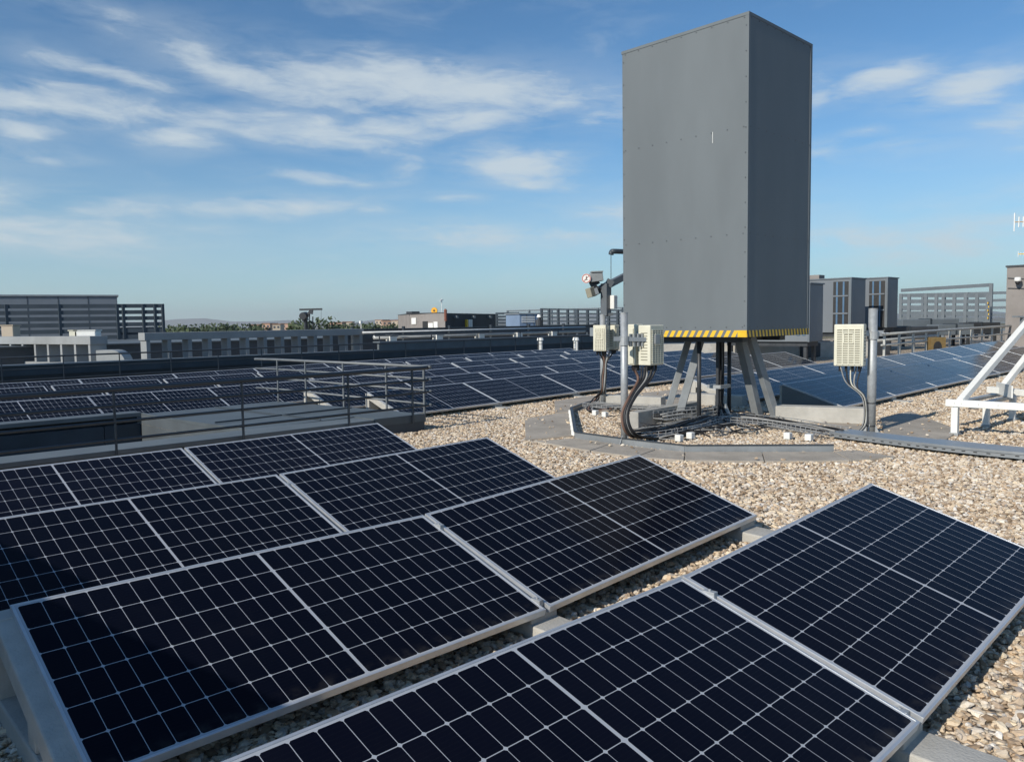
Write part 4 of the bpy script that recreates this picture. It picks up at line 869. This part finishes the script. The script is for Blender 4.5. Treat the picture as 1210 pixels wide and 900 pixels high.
def unit(label, c, w_, d_, z0, z1, nang, grp='cream radio units', plate=True):
    """c: centre (s,m); front normal at world angle nang"""
    t = thing('radio_unit', label, 'radio unit', (c[0], c[1], z0), grp); ang = nang - AZ + math.pi / 2      # local -y = front
    def bx(x0, x1, y0, y1, za, zb_): return MB().box(c[0] + x0, c[0] + x1, c[1] + y0, c[1] + y1, za, zb_).rot(ang, c)
    part('casing', bx(-w_ / 2, w_ / 2, -d_ / 2, d_ / 2, z0, z1), CREAM, t, bevel=.012)
    # front grille: recess + slats
    part('grille_recess', bx(-w_ / 2 + .03, w_ / 2 - .03, -d_ / 2 - .002, -d_ / 2 + .002, z0 + .02, z1 - .06), CREAMD, t)
    g = MB(); n = 16
    for k in range(n):
        z = z0 + .025 + (z1 - z0 - .09) * k / (n - 1); g.v += bx(-w_ / 2 + .03, w_ / 2 - .03, -d_ / 2 - .010, -d_ / 2 - .0025, z, z + .013).v; o = len(g.v) - 8
        g.f += [tuple(o + i for i in f) for f in [(0, 3, 2, 1), (4, 5, 6, 7), (0, 1, 5, 4), (1, 2, 6, 5), (2, 3, 7, 6), (3, 0, 4, 7)]]
    for x in np.linspace(-w_ / 2 + .035, w_ / 2 - .035, 5):
        g.v += bx(x - .006, x + .006, -d_ / 2 - .012, -d_ / 2 - .0105, z0 + .02, z1 - .06).v; o = len(g.v) - 8
        g.f += [tuple(o + i for i in f) for f in [(0, 3, 2, 1), (4, 5, 6, 7), (0, 1, 5, 4), (1, 2, 6, 5), (2, 3, 7, 6), (3, 0, 4, 7)]]
    part('grille', g, CREAM, t)
    s_ = MB()
    for k in range(10):
        z = z0 + .06 + (z1 - z0 - .16) * k / 9
        for sx in (-1, 1):
            xx = sx * (w_ / 2 + .003); s_.v += bx(min(xx, xx - sx * .005), max(xx, xx - sx * .005), -d_ / 2 + .04, d_ / 2 - .04, z, z + .012).v; o = len(s_.v) - 8
            s_.f += [tuple(o + i for i in f) for f in [(0, 3, 2, 1), (4, 5, 6, 7), (0, 1, 5, 4), (1, 2, 6, 5), (2, 3, 7, 6), (3, 0, 4, 7)]]
    part('side_slots', s_, CREAMD, t)
    if plate:
        zc = z1 - .17; pm = MB()
        for (x0, x1, za, zb_) in ((-.06, .06, zc + .055, zc + .068), (-.06, .06, zc - .068, zc - .055), (-.06, -.048, zc - .06, zc + .06), (.048, .06, zc - .06, zc + .06), (-.006, .006, zc - .06, zc + .06)):
            pm.v += bx(x0, x1, -d_ / 2 - .018, -d_ / 2 - .0125, za, zb_).v; o = len(pm.v) - 8; pm.f += [tuple(o + i for i in f) for f in [(0, 3, 2, 1), (4, 5, 6, 7), (0, 1, 5, 4), (1, 2, 6, 5), (2, 3, 7, 6), (3, 0, 4, 7)]]
        part('badge_frame', pm, CREAM, t)
    for x in (-w_ * .33, -w_ * .12, w_ * .1, w_ * .32):
        p = MB().tube([(c[0] + x, c[1], z0), (c[0] + x, c[1], z0 - .07)], .016, 8).rot(ang, c); part('connector', p, BLK, t)
    part('bracket', bx(-.05, .05, d_ / 2 + .001, d_ / 2 + .10, z0 + .28, z1 - .08), LEG, t)
    return t, ang
def cables(label, specs, seg=7, grp='hanging cable looms'):
    t = thing('hanging_cables', label, 'cables', specs[0][0][0], grp); gm = {}
    for pts, r, m_ in specs: gm.setdefault(m_.name, (MB(), m_))[0].tube(spline(pts, 6), r, seg)
    for nme, (mb, m_) in gm.items(): part(nme.replace(' ', '_') + 's' if nme.endswith('cable') else 'black_cables', mb, m_, t, smooth=True)
    return t
# right pole with one unit
t, a, top = pole('equipment_pole', 'galvanised pole carrying a single cream unit, right of the tower', 1029, 513, 365, .053)
Yw = wpos(*a).y; c = P(1004.5, 400, Yw - .02); zT = P(1004, 383, Yw)[2]; zB = P(1004, 432, Yw)[2]
unit('cream louvred radio unit alone on the pole right of the tower', c[:2], .345, .17, zB, zT, math.atan2(-.83, -.56))
cl = thing('pole_clamp', 'steel clamp joining the right pole to its cream unit', 'clamp', (a[0], a[1], zT - .13), 'pole clamps')
zc = P(1029, 396, Yw)[2]
part('collar', MB().tube([(a[0], a[1], zc - .05), (a[0], a[1], zc + .05)], .066, 14), LEG, cl); d = Vector(sm(1, .15)).normalized()
part('arm', MB().bar((a[0] - d.x * .16, a[1] - d.y * .16, zc + .03), (a[0] + d.x * .13, a[1] + d.y * .13, zc + .02), .05, .07), LEG, cl)
for k in (.07, .12): part('bolt', MB().tube([(a[0] + d.x * k, a[1] + d.y * k - .05, zc + .02), (a[0] + d.x * k, a[1] + d.y * k - .09, zc + .02)], .012, 6), ZINC, cl)
sp_ = []
for k, x in enumerate((993, 1000, 1005, 1012, 1018)):
    q0 = P(x, 433, Yw); mid = P(1000 + k * 3.2, 452 + k, Yw - .02); q2 = P(1019 + k * .9, 470, Yw - .06); q3 = P(1020 + k, 500, Yw - .08); g_ = Gp(1010 + k, 519)
    sp_.append(([q0, mid, q2, q3, (g_[0], g_[1], g_[2] + .06)], .008 + .002 * (k % 2), (GRYC, BLK, CREAM, GRYC, BLK)[k]))
cables('pale and black cables dropping from the single cream unit along the right pole', sp_)
for y in (476, 503): 
    z = P(1029, y, Yw)[2]; part('cable_tie', MB().tube([(a[0], a[1], z - .006), (a[0], a[1], z + .006)], .057, 16), BLK, t)
# front left pole
t, a, top = pole('equipment_pole', 'galvanised pole in front, left of the tower, holding paired units', 738, 527, 370, .043)
Yw = wpos(*a).y; zc = P(738, 402, Yw)[2]
part('collar', MB().tube([(a[0], a[1], zc - .06), (a[0], a[1], zc + .05)], .058, 14), LEG, t)
brk = MB(); d = Vector(sm(1, .1)).normalized(); dd = Vector((d.x, d.y, 0)); A = Vector((a[0], a[1], zc))
brk.bar(A - dd * .12 + Vector((0, 0, .02)), A + dd * .40 + Vector((0, 0, .0)), .06, .05)
for k in np.arange(.08, .42, .05): brk.bar(A + dd * k + Vector((0, 0, -.075)), A + dd * k + Vector((0, 0, .075)), .02, .05)
brk.bar(A + dd * .38 + Vector((0, 0, -.05)), A + dd * .38 + Vector((0, 0, .06)), .07, .09)
part('bracket_arm', brk, ZINC, t)
c = P(769.5, 410, Yw + .12); zT = P(768, 384, Yw + .12)[2]; zB = P(768, 431, Yw + .12)[2]
unit('large cream radio unit between the front left pole and the tower', c[:2], .285, .175, zB, zT, AZ - math.pi / 2 + .0)
c2 = P(751, 410, Yw + .3); unit('narrow cream radio unit mostly hidden beside the front left pole', c2[:2], .12, .16, P(751, 431, Yw + .3)[2], P(751, 383, Yw + .3)[2], AZ + math.pi, plate=False)
sp_ = []; Yc = Yw + .1
for k, x in enumerate((747, 758, 762, 765, 771, 776)):
    q0 = P(x, 433, Yc); q1 = P(754 + k * 3, 448, Yc - .03); q2 = P(744 + k * 1.6, 468, Yc - .2); q3 = P(735 + k * 1.5, 490, Yc - .3); q4 = P(741 + k * 2, 512, Yc - .28); q5 = Gp(762 + 3 * k, 522); q6 = Gp(800 + 4 * k, 517)
    sp_.append(([q0, q1, q2, q3, q4, (q5[0], q5[1], q5[2] + .06), (q6[0], q6[1], q6[2] + .10)], .012 if k % 2 else .017, (REDC, BLK, BLK, GRYC, BLK, BLK)[k]))
cables('thick black cable loop dropping beside the front left pole', sp_)
# rear mast with crane arm, sign and cameras
t, a, top = pole('equipment_mast', 'rear mast with dark upper box post, left of the tower', 713, 484, 372, .05)
Yw = wpos(*a).y
def q(px, py, dY=0.0): return P(px, py, Yw + dY)
part('upper_post', MB().bar(q(716, 373), q(716, 335), .13, .13), mat('mast grey paint', (.12, .135, .15), .45, 0, .1, 5), t, bevel=.006)
part('post_foot', MB().bar(q(714, 372.5), q(724, 371), .12, .05), MATS['mast grey paint'], t)
part('knee', MB().bar(q(718, 338), q(722, 331), .10, .12), MATS['mast grey paint'], t)
part('crane_arm', MB().bar(q(699, 347), q(760, 315, .8), .09, .11), MATS['mast grey paint'], t, bevel=.006)
part('cabinet', MB().bar(q(724, 365), q(724, 349), .13, .10), WHT, t, bevel=.01)
part('hook_arm', MB().tube(spline([q(722, 301, .5), q(723, 297.5, .5), q(728, 297, .5), q(750, 298, .8)], 5), .045, 10), LOUVD, t, smooth=True)
part('hook_cable', MB().tube([q(722, 301, .5), q(722, 349, .3)], .006, 5), DARK, t)
tt = thing('camera_housing', 'grey boxed camera housing with a round sign on the mast arm', 'camera', q(705, 335), 'devices on the mast arm')
part('housing', MB().bar(q(697, 328.5, -.05), q(712, 326.5, -.05), .16, .15), mat('grey housing', (.28, .30, .31), .5, 0, .1, 6), tt, bevel=.01)
part('hood', MB().bar(q(698, 321.5, -.05), q(712, 321, -.05), .2, .02), MATS['grey housing'], tt)
part('yoke', MB().bar(q(697, 336, -.03), q(707, 331, -.03), .07, .12).bar(q(700, 345, -.02), q(706, 338, -.02), .06, .08), DARK, tt)
sn = q(693, 329, -.12); dn = Vector((*Vector(sm(-.35, -1)).normalized(), 0)); sv = Vector(sn)
tg = thing('prohibition_sign', 'round white sign with red ring and diagonal bar on the mast', 'sign', sn)
part('plate', MB().tube([sv, sv + dn * .012], .078, 24), WHT, tg)
xs = dn.cross(Vector((0, 0, 1))).normalized(); rg = MB(); n = 24
for k in range(n):
    a0, a1 = 2 * math.pi * k / n, 2 * math.pi * (k + 1) / n
    def rp_(r, an): return sv + dn * .0145 + xs * (r * math.cos(an)) + Vector((0, 0, r * math.sin(an)))
    rg.add([rp_(.060, a0), rp_(.074, a0), rp_(.074, a1), rp_(.060, a1)], [(0, 1, 2, 3)])
rg.bar(rp_(.07, R(135)), rp_(.07, R(-45)), .014, .003)
part('red_ring', rg, RED, tg)
part('symbol', MB().bar(sv + dn * .0145 + xs * -.03 + Vector((0, 0, -.02)), sv + dn * .0145 + xs * .03 + Vector((0, 0, -.02)), .012, .003).bar(sv + dn * .0145 + Vector((0, 0, -.02)), sv + dn * .0145 + Vector((0, 0, .04)), .012, .003), BLKP, tg)
tt = thing('flood_lamp', 'small cream lamp head tilted down under the mast arm', 'lamp', q(700, 345), 'devices on the mast arm')
part('head', MB().bar(q(696.5, 340, -.1), q(699.5, 351, -.1), .11, .12, up=(1, 0, 0)), CREAMD, tt, bevel=.01); part('fins', MB().bar(q(702, 341, -.05), q(704.5, 348, -.05), .12, .09), ZINC, tt)
part('bracket', MB().bar(q(700, 346, -.05), q(711, 340, 0), .03, .03), DARK, tt)
c = q(710.5, 400, -.12); unit('cream louvred radio unit on the rear mast, leftmost of all', c[:2], .22, .22, q(711, 414.5, -.12)[2], q(711, 384, -.12)[2], math.atan2(-.93, -.37))
c = q(725, 400, .1); unit('small dark sided radio unit tucked behind the leftmost one', c[:2], .13, .15, q(725, 413, .1)[2], q(725, 384, .1)[2], AZ - math.pi / 2, plate=False)
part('side_box', MB().cb(q(701, 392, -.05), (.08, .08, .14)), ZINC, t)
sp_ = []
for k, x in enumerate((707, 712, 716, 721, 726)):
    q0 = q(x, 415, -.08); q1 = q(713 + k, 428, -.1); q2 = q(711 + k * 1.3, 445, -.12); q3 = q(710 + k, 462, -.14); g4 = Gp(701 + k * 3, 482); g5 = Gp(694 + 2 * k, 489); g6 = Gp(720 + 3 * k, 490)
    sp_.append(([q0, q1, q2, q3, (g4[0], g4[1], g4[2] + .16), (g5[0], g5[1], g5[2] + .06), (g6[0], g6[1], g6[2] + .10)], .012 + .004 * (k % 2), (BLK, REDC, BLK, GRYC, BLK)[k]))
cables('black cable loom sweeping down the rear mast to the gravel', sp_)

# ------------------------------------------------------------------ white steel stand at right (dish support)
t = thing('dish_stand', 'white steel tube stand with slanting struts at the right edge', 'stand', Gp(1128, 515))
Ya = wpos(*Gp(1128, 515)).y
def d1(px, py, dY=0): return P(px, py, Ya + dY)
for (px, py, dY) in ((1128, 515, 0), (1165, 505, .85), (1196, 498, 1.5)):
    g0 = Gp(px, py); Yg = wpos(*g0).y; tp = P(px, 481 if px < 1140 else 477, Yg)
    lg = part('leg', MB().bar(g0, (g0[0], g0[1], d1(1128, 478)[2] - .03), .075, .075), WHT, t, bevel=.006)
    part('foot', MB().cb((g0[0], g0[1], g0[2] + .02), (.1, .1, .05)), LEG, lg, root=t)
zbm = d1(1128, 476)[2]
gA = Gp(1128, 515)
def lev(px, py, z):                                       # point of the view ray at height z
    v = ray(px, py); k = (z - EYE) / v[2]; s_, m_ = sm(v[0] * k, v[1] * k); return (s_, m_, z)
b0 = lev(1118, 475.5, zbm); b1 = lev(1235, 482, zbm)
part('front_beam', MB().bar(b0, b1, .07, .085), WHT, t, bevel=.006)
b2 = lev(1168, 460, zbm + .03); b3 = lev(1240, 467, zbm + .03)
part('rear_beam', MB().bar(b2, b3, .07, .085), WHT, t, bevel=.006)
part('side_beam', MB().bar(lev(1124, 477, zbm - .06), lev(1192, 463, zbm - .06), .09, .04).bar(lev(1150, 481, zbm - .06), lev(1215, 462, zbm - .06), .09, .04), LEG, t)
part('gusset_plate', MB().bar(lev(1178, 458, zbm + .06), lev(1196, 463, zbm + .06), .02, .16), WHT, t)
bA = Vector(b0).lerp(Vector(b1), .15); tA = Vector(P(1222, 372, Ya + .9)); part('strut', MB().bar(bA + Vector((0, 0, .02)), tA, .075, .075), WHT, t, bevel=.006)
bB = Vector(b2).lerp(Vector(b3), .25); tB = Vector(P(1232, 398, Ya + 1.6)); part('strut', MB().bar(bB + Vector((0, 0, .05)), tB, .075, .075), WHT, t, bevel=.006)
ptop = Vector(P(1226, 372, Ya + 1.3)); part('mast', MB().tube([Vector((ptop.x, ptop.y, zbm)), Vector((ptop.x, ptop.y, ptop.z + .3))], .07, 14), WHT, t, smooth=True)
part('head_plate', MB().bar(P(1199.5, 374, Ya + 1.1), P(1230, 375, Ya + 1.2), .1, .02).bar(P(1207, 385, Ya + 1.1), P(1230, 386, Ya + 1.2), .06, .22), ZINC, t)

bt = MB()
for f_ in (.05, .12, .3, .5): 
    p = Vector(b0).lerp(Vector(b1), f_); bt.tube([p + Vector((-.02, -.045, 0)), p + Vector((-.03, -.06, 0))], .011, 6)
part('bolts', bt, LEG, t)
lc = thing('loose_cables', 'tangle of loose black cables on the ground round the tower column', 'cables', Gp(845, 505)); lb = MB(); lg_ = MB()
for k in range(46):
    x = rng.uniform(755, 900); y = rng.uniform(497, 520); pts = []
    for j in range(6):
        g0 = Gp(x, y); pts.append((g0[0], g0[1], g0[2] + rng.uniform(.03, .12))); x += rng.uniform(-26, 30); y = min(max(y + rng.uniform(-6, 6), 494), 523)
    (lb if k % 4 else lg_).tube(spline(pts, 6), rng.uniform(.004, .009), 6)
part('black_cables', lb, BLK, lc, smooth=True); part('grey_cables', lg_, GRYC, lc, smooth=True)

# ------------------------------------------------------------------ unseen tube and box added left of the frame to shade the left panels
def band(z, s, s0): return z + (s - s0) * math.tan(SUN_EL)   # height at s0 whose shadow edge falls at (s, z)
s0 = -1.05; zt2 = E0 - 1.105 + (.78 - s0) * math.tan(SUN_EL); zb2 = zt2 - .42
tc3 = thing('added_shade_box', 'grey box added outside the left edge of the frame to deepen the shadow', 'cabinet', (-1.5, 5, 0))  # added out of view to darken the lower left corner
part('casing', MB().box(-1.75, -1.25, 2.95, 8.5, .08, 1.36), LOUV, tc3, bevel=.01); part('plinth', MB().box(-1.7, -1.3, 3.35, 8.4, -.05, .08), DARK, tc3)
for k in range(5): part('door', MB().box(-1.249, -1.235, 3.35 + k, 4.3 + k, .12, 1.3), LOUV, tc3)
t = thing('added_shade_tube', 'raised round grey tube added outside the left edge of the frame to cast shadow', 'duct', (s0, 5, 0))  # invented out of view so its shadow band falls on the left panels
part('duct', MB().tube([(s0, 2.35, (zt2 + zb2) / 2), (s0, 2.5, (zt2 + zb2) / 2), (s0, 12, (zt2 + zb2) / 2)], [.16, (zt2 - zb2) / 2, (zt2 - zb2) / 2], 20), ZINC, t, smooth=True)
for m_ in (3.3, 6.5, 9.7, 11.6):
    part('stand', MB().box(s0 - .05, s0 + .05, m_, m_ + .1, 0, zb2 + .02), LEG, t)

# ------------------------------------------------------------------ skyline: hills, trees, houses
hl = MB(); hp = []
for i in range(61):
    x = -9000 + i * 300; z = 10 + 50 * max(0, math.sin(i * .37 + 1.2)) + 40 * math.sin(i * .9 + .5) ** 2 + rng.uniform(0, 14)
    hp.append((x, z))
for j, (x, z) in enumerate(hp):
    hl.v += [tuple(wpos_inv) for wpos_inv in ((*sm(x, 8200), -20), (*sm(x, 8200 + 300), z), (*sm(x, 8700), -20))]
for j in range(60):
    a = j * 3; hl.f += [(a, a + 3, a + 4, a + 1), (a + 1, a + 4, a + 5, a + 2)]
solo('distant_hills', None, None, hl, bgmat('dry hills', (.16, .17, .17)), (0, 0, 0), kind='structure')
def make_tree(h, rad, leafm, n=1500, seed=0):
    r = random.Random(seed); e = bpy.data.objects.new('tree', None); COL.objects.link(e); ORG[e.name] = (0, 0, 0)
    tr = MB().tube([(0, 0, 0), (.05 * h, 0, h * .35), (.02 * h, .03 * h, h * .8)], [h * .03, h * .02, h * .006], 7)
    for k in range(6):
        an = r.uniform(0, 6.28); z = h * r.uniform(.3, .6); tr.tube([(.04 * h, 0, z), (math.cos(an) * rad * .7, math.sin(an) * rad * .7, z + h * .2)], [h * .012, h * .004], 5)
    part('trunk', tr, BARK, e)
    cl = [(r.uniform(-.6, .6) * rad, r.uniform(-.6, .6) * rad, h * r.uniform(.4, .85), rad * r.uniform(.3, .55)) for _ in range(11)]
    mb = MB()
    for k in range(n):
        c = r.choice(cl); v = Vector((r.gauss(0, 1), r.gauss(0, 1), r.gauss(0, .8))).normalized() * c[3] * r.uniform(.6, 1.05); p = Vector(c[:3]) + v; s_ = rad * r.uniform(.05, .10)
        a_ = Vector((r.gauss(0, 1), r.gauss(0, 1), r.gauss(0, 1))).normalized(); b_ = a_.cross(Vector((r.gauss(0, 1), r.gauss(0, 1), r.gauss(0, 1)))).normalized()
        mb.add([p - a_ * s_, p + b_ * s_ * .6, p + a_ * s_, p - b_ * s_ * .6], [(0, 1, 2, 3)])
    part('crown', mb, leafm, e); return e
tp = [make_tree(11, 4.2, LEAF, 1500, 1), make_tree(9, 4.8, LEAF2, 1500, 2), make_tree(13, 3.4, LEAF, 1400, 3)]
tu = [False] * 3
desc = ['round pale green tree', 'broad dark green tree', 'narrow tall green tree']
txs = [(198, 0), (206, 1), (214, 0), (221, 2), (229, 1), (237, 0), (246, 1), (255, 1), (264, 2), (268, 1), (276, 0), (285, 1), (292, 0), (303, 1), (357, 0), (383, 1), (409, 1), (417, 0), (424, 1), (433, 1), (441, 2), (447, 0), (453, 1), (466, 0), (479, 1)]
for i, (px, k) in enumerate(txs):
    o = tp[k] if not tu[k] else copy_tree(tp[k]); tu[k] = True
    Y = 190 + rng.uniform(-25, 45); c = P(px, 386, Y); hgt = {0: 11, 1: 9, 2: 13}[k]
    target = EYE + (2.0 if px < 290 else (.6 if px < 345 or px > 400 else 2.2)) / F * Y * rng.uniform(.7, 1.25); sc = rng.uniform(1.25, 1.5)
    if px in (383,): target = EYE + 8 / F * Y; sc = 1.5
    if px in (357,): target = EYE + 6 / F * Y
    # the town lies below the roof; trees stand on a slope so the crowns just clear the parapet
    o.location = wpos(c[0], c[1], target - hgt * sc * .97); o.scale = (sc, sc, sc); o.rotation_euler = (0, 0, rng.uniform(0, 6))
    left = 'left of the black crane' if px < 355 else ('by the black crane' if px < 400 else 'between the crane and the brown plant building')
    grpn = [q_ for q_, _ in txs if (q_ < 355) == (px < 355) and (q_ < 400) == (px < 400)]; rank = grpn.index(px)
    nm = ORD[rank] if rank < 12 else str(rank + 1) + 'th'
    tag(o, '%s %s, %s from left' % (desc[k], left, nm), 'tree', 'trees on the skyline')
bank = MB(); bank.box(-3000, 3000, 0, 1, -14.4, -6)
berm = MB()
def terr(Y): return -14.5
q_ = [(*sm(-400, 150), -14.4), (*sm(300, 150), -14.4), (*sm(300, 420), -3.2), (*sm(-400, 420), -3.2), (*sm(-1200, 3000), -14.4), (*sm(1400, 3000), -14.4)]
solo('far_slope', None, None, MB().add(q_, [(0, 1, 2, 3), (3, 2, 5, 4)]), mat('dry grass', (.15, .13, .07), .95, 0, .3, .02), (0, 0, 0), kind='structure')
def house(px0, px1, ytop, Y, material, label, floors=3):
    a = P(px0, ytop, Y); b = P(px1, ytop, Y); c = ((a[0] + b[0]) / 2, (a[1] + b[1]) / 2); L = math.dist(a[:2], b[:2]); z1 = a[2]; z0 = -14
    t = thing('apartment_block', label, 'building', (c[0], c[1], z0), 'apartment blocks on the skyline'); ang = -AZ + rng.uniform(-.3, .3)
    part('wall', wbox(c, ang, -L / 2, L / 2, 0, 14, z0, z1), material, t); part('roof', wbox(c, ang, -L / 2 - .3, L / 2 + .3, -.3, 14.3, z1 + .01, z1 + .6), mat('clay roof', (.30, .17, .11), .9, 0, .2, .1), t)
    wn = MB()
    for f_ in range(4):
        n = max(2, int(L / 4))
        for k in range(n):
            x = -L / 2 + (k + .5) * L / n; b_ = wbox(c, ang, x - .7, x + .7, -.06, -.01, z1 - 2.4 - 3 * f_, z1 - 1.0 - 3 * f_); o = len(wn.v); wn.v += b_.v; wn.f += [tuple(o + i for i in f) for f in b_.f]
    part('windows', wn, GLZ, t)
hs = [(296, 306, 384.2, 520, SAND, 'low sand coloured block left of the crane, first of the row'), (309, 319, 382.8, 560, PINK, 'salmon block left of the crane, second of the row'), (322, 331, 383.6, 540, SAND, 'sand coloured block left of the crane, third of the row'), (332, 346, 382.9, 600, PINK, 'wide salmon block just left of the crane trees'),
      (388, 404, 381.5, 560, PINK, 'salmon block just right of the black crane'), (405, 416, 380.8, 600, SAND, 'pale block second right of the black crane'), (443, 452, 378.6, 640, SAND, 'pale tall block in the middle of the skyline gap'), (452, 462, 379.3, 600, PINK, 'salmon block in the skyline gap left of the plant building'), (462, 474, 379.0, 620, SAND, 'pale block in the skyline gap, second from the plant building'), (474, 486, 378.3, 600, PINK, 'salmon block touching the plant building outline')]
for h_ in hs: house(*h_)
c = P(426.5, 380, 150); t = thing('street_lamp', 'thin white mast with a lamp head on the skyline right of the crane', 'lamp post', (c[0], c[1], -10)); part('pole', MB().tube([(c[0], c[1], -10), (c[0], c[1], c[2] - .2)], .08, 6), WHT, t); part('head', MB().cb((c[0], c[1], c[2] - .1), (.5, .5, .5)), WHT, t)

# ------------------------------------------------------------------ gravel stones as one scattered object
def inside(poly, x, y):
    x = np.asarray(x); y = np.asarray(y); r = np.zeros(len(x), bool); n = len(poly)
    for i in range(n):
        x1, y1 = poly[i]; x2, y2 = poly[(i + 1) % n]; c_ = ((y1 > y) != (y2 > y)) & (x < (x2 - x1) * (y - y1) / (y2 - y1 + 1e-12) + x1); r ^= c_
    return r
def stones():
    A = CM.T; out = []
    for (m0, m1, s0_, s1_, dens) in ((-.6, 3.2, .4, 9, 2100), (3.2, 9, .4, 13, 1700), (-.6, 9, 9, 20, 900), (8.9, 11.3, 6.9, 15, 1200), (2, 9, 20, 26, 300), (-8, -.6, 2, 16, 700)):
        n = int((m1 - m0) * (s1_ - s0_) * dens); s = nrng.uniform(s0_, s1_, n); m = nrng.uniform(m0, m1, n)
        X = s * EX[0] + m * BX[0]; Y = s * EX[1] + m * BX[1]; z = -EYE + .08
        cxyz = np.stack([X, Y, np.full(n, z)], 1) @ CM                      # camera axes
        u = cxyz[:, 0] / cxyz[:, 2] * F + 605; v = cxyz[:, 1] / cxyz[:, 2] * F + 450
        keep = (cxyz[:, 2] > .5) & (u > -160) & (u < 1370) & (v < 1010)
        s, m = s[keep], m[keep]; out.append(np.stack([s, m], 1))
    p = np.concatenate(out); bad = np.zeros(len(p), bool)
    for pl in PAVES: bad |= inside(pl, p[:, 0], p[:, 1])
    stray = bad & (nrng.uniform(0, 1, len(p)) < .005); bad &= ~stray
    lift = np.where(stray, .042, 0)
    bad |= (p[:, 1] > 8.9) & (p[:, 0] < 6.98)
    p = p[~bad]; lift = lift[~bad]
    z = np.array([G(a, b) for a, b in p]) + nrng.uniform(-.008, .018, len(p)) + lift
    me = bpy.data.meshes.new('gravel_stones'); me.from_pydata([(a, b, c) for (a, b), c in zip(p.tolist(), z.tolist())], [], [])
    ob = bpy.data.objects.new('gravel_stones', me); COL.objects.link(ob); ob.rotation_euler = (0, 0, AZ)
    tag(ob, 'loose cream and tan gravel covering the flat roof', 'gravel', kind='stuff')
    ng = bpy.data.node_groups.new('scatter', 'GeometryNodeTree')
    ng.interface.new_socket('Geometry', in_out='INPUT', socket_type='NodeSocketGeometry'); ng.interface.new_socket('Geometry', in_out='OUTPUT', socket_type='NodeSocketGeometry')
    N = ng.nodes; Lk = ng.links; gi = N.new('NodeGroupInput'); go = N.new('NodeGroupOutput')
    jn = N.new('GeometryNodeJoinGeometry')
    for k in range(7):
        ic = N.new('GeometryNodeMeshIcoSphere'); ic.inputs['Subdivisions'].default_value = 2
        sp = N.new('GeometryNodeSetPosition'); no = N.new('ShaderNodeTexNoise'); no.noise_dimensions = '4D'; no.inputs['W'].default_value = k * 3.7; no.inputs['Scale'].default_value = 1.1; no.inputs['Detail'].default_value = 1.5
        vm = N.new('ShaderNodeVectorMath'); vm.operation = 'SUBTRACT'; vm.inputs[1].default_value = (.5, .5, .5); v2 = N.new('ShaderNodeVectorMath'); v2.operation = 'SCALE'; v2.inputs['Scale'].default_value = 1.9
        Lk.new(no.outputs['Color'], vm.inputs[0]); Lk.new(vm.outputs[0], v2.inputs[0]); Lk.new(v2.outputs[0], sp.inputs['Offset']); Lk.new(ic.outputs['Mesh'], sp.inputs['Geometry'])
        tf = N.new('GeometryNodeTransform'); tf.inputs['Scale'].default_value = (1.0 + .3 * (k % 3), .8 + .1 * (k % 2), .55 + .1 * (k % 3)); Lk.new(sp.outputs[0], tf.inputs['Geometry'])
        smt = N.new('GeometryNodeSetMaterial'); smt.inputs['Material'].default_value = STONE; Lk.new(tf.outputs[0], smt.inputs['Geometry'])
        ti = N.new('GeometryNodeGeometryToInstance'); Lk.new(smt.outputs[0], ti.inputs[0]); Lk.new(ti.outputs[0], jn.inputs[0])
    ip = N.new('GeometryNodeInstanceOnPoints'); ip.inputs['Pick Instance'].default_value = True
    rv_ = N.new('FunctionNodeRandomValue'); rv_.data_type = 'FLOAT_VECTOR'; rv_.inputs[0].default_value = (-.5, -.5, 0); rv_.inputs[1].default_value = (.5, .5, 6.283)
    rs = N.new('FunctionNodeRandomValue'); rs.data_type = 'FLOAT'; rs.inputs[2].default_value = .008; rs.inputs[3].default_value = .0205; rs.inputs['Seed'].default_value = 5
    Lk.new(gi.outputs[0], ip.inputs['Points']); Lk.new(jn.outputs[0], ip.inputs['Instance']); Lk.new(rv_.outputs[0], ip.inputs['Rotation']); Lk.new(rs.outputs[1], ip.inputs['Scale'])
    Lk.new(ip.outputs[0], go.inputs[0])
    md = ob.modifiers.new('scatter', 'NODES'); md.node_group = ng
stones()

hb = MB().box(-9500, 9500, -9500, 9500, -16, 170)
hz_o = solo('haze', None, None, hb, MATS['black paint and shade'], (0, 0, 0), kind='stuff')
hm = bpy.data.materials.new('haze air'); hm.use_nodes = True; b = NB(hm.node_tree)
pv = b.n('ShaderNodeVolumePrincipled', ins={'Color': (.97, .985, 1, 1), 'Density': .0001, 'Anisotropy': .2})
b.t.links.new(pv.outputs[0], b.n('ShaderNodeOutputMaterial').inputs['Volume']); hz_o.data.materials.clear(); hz_o.data.materials.append(hm)
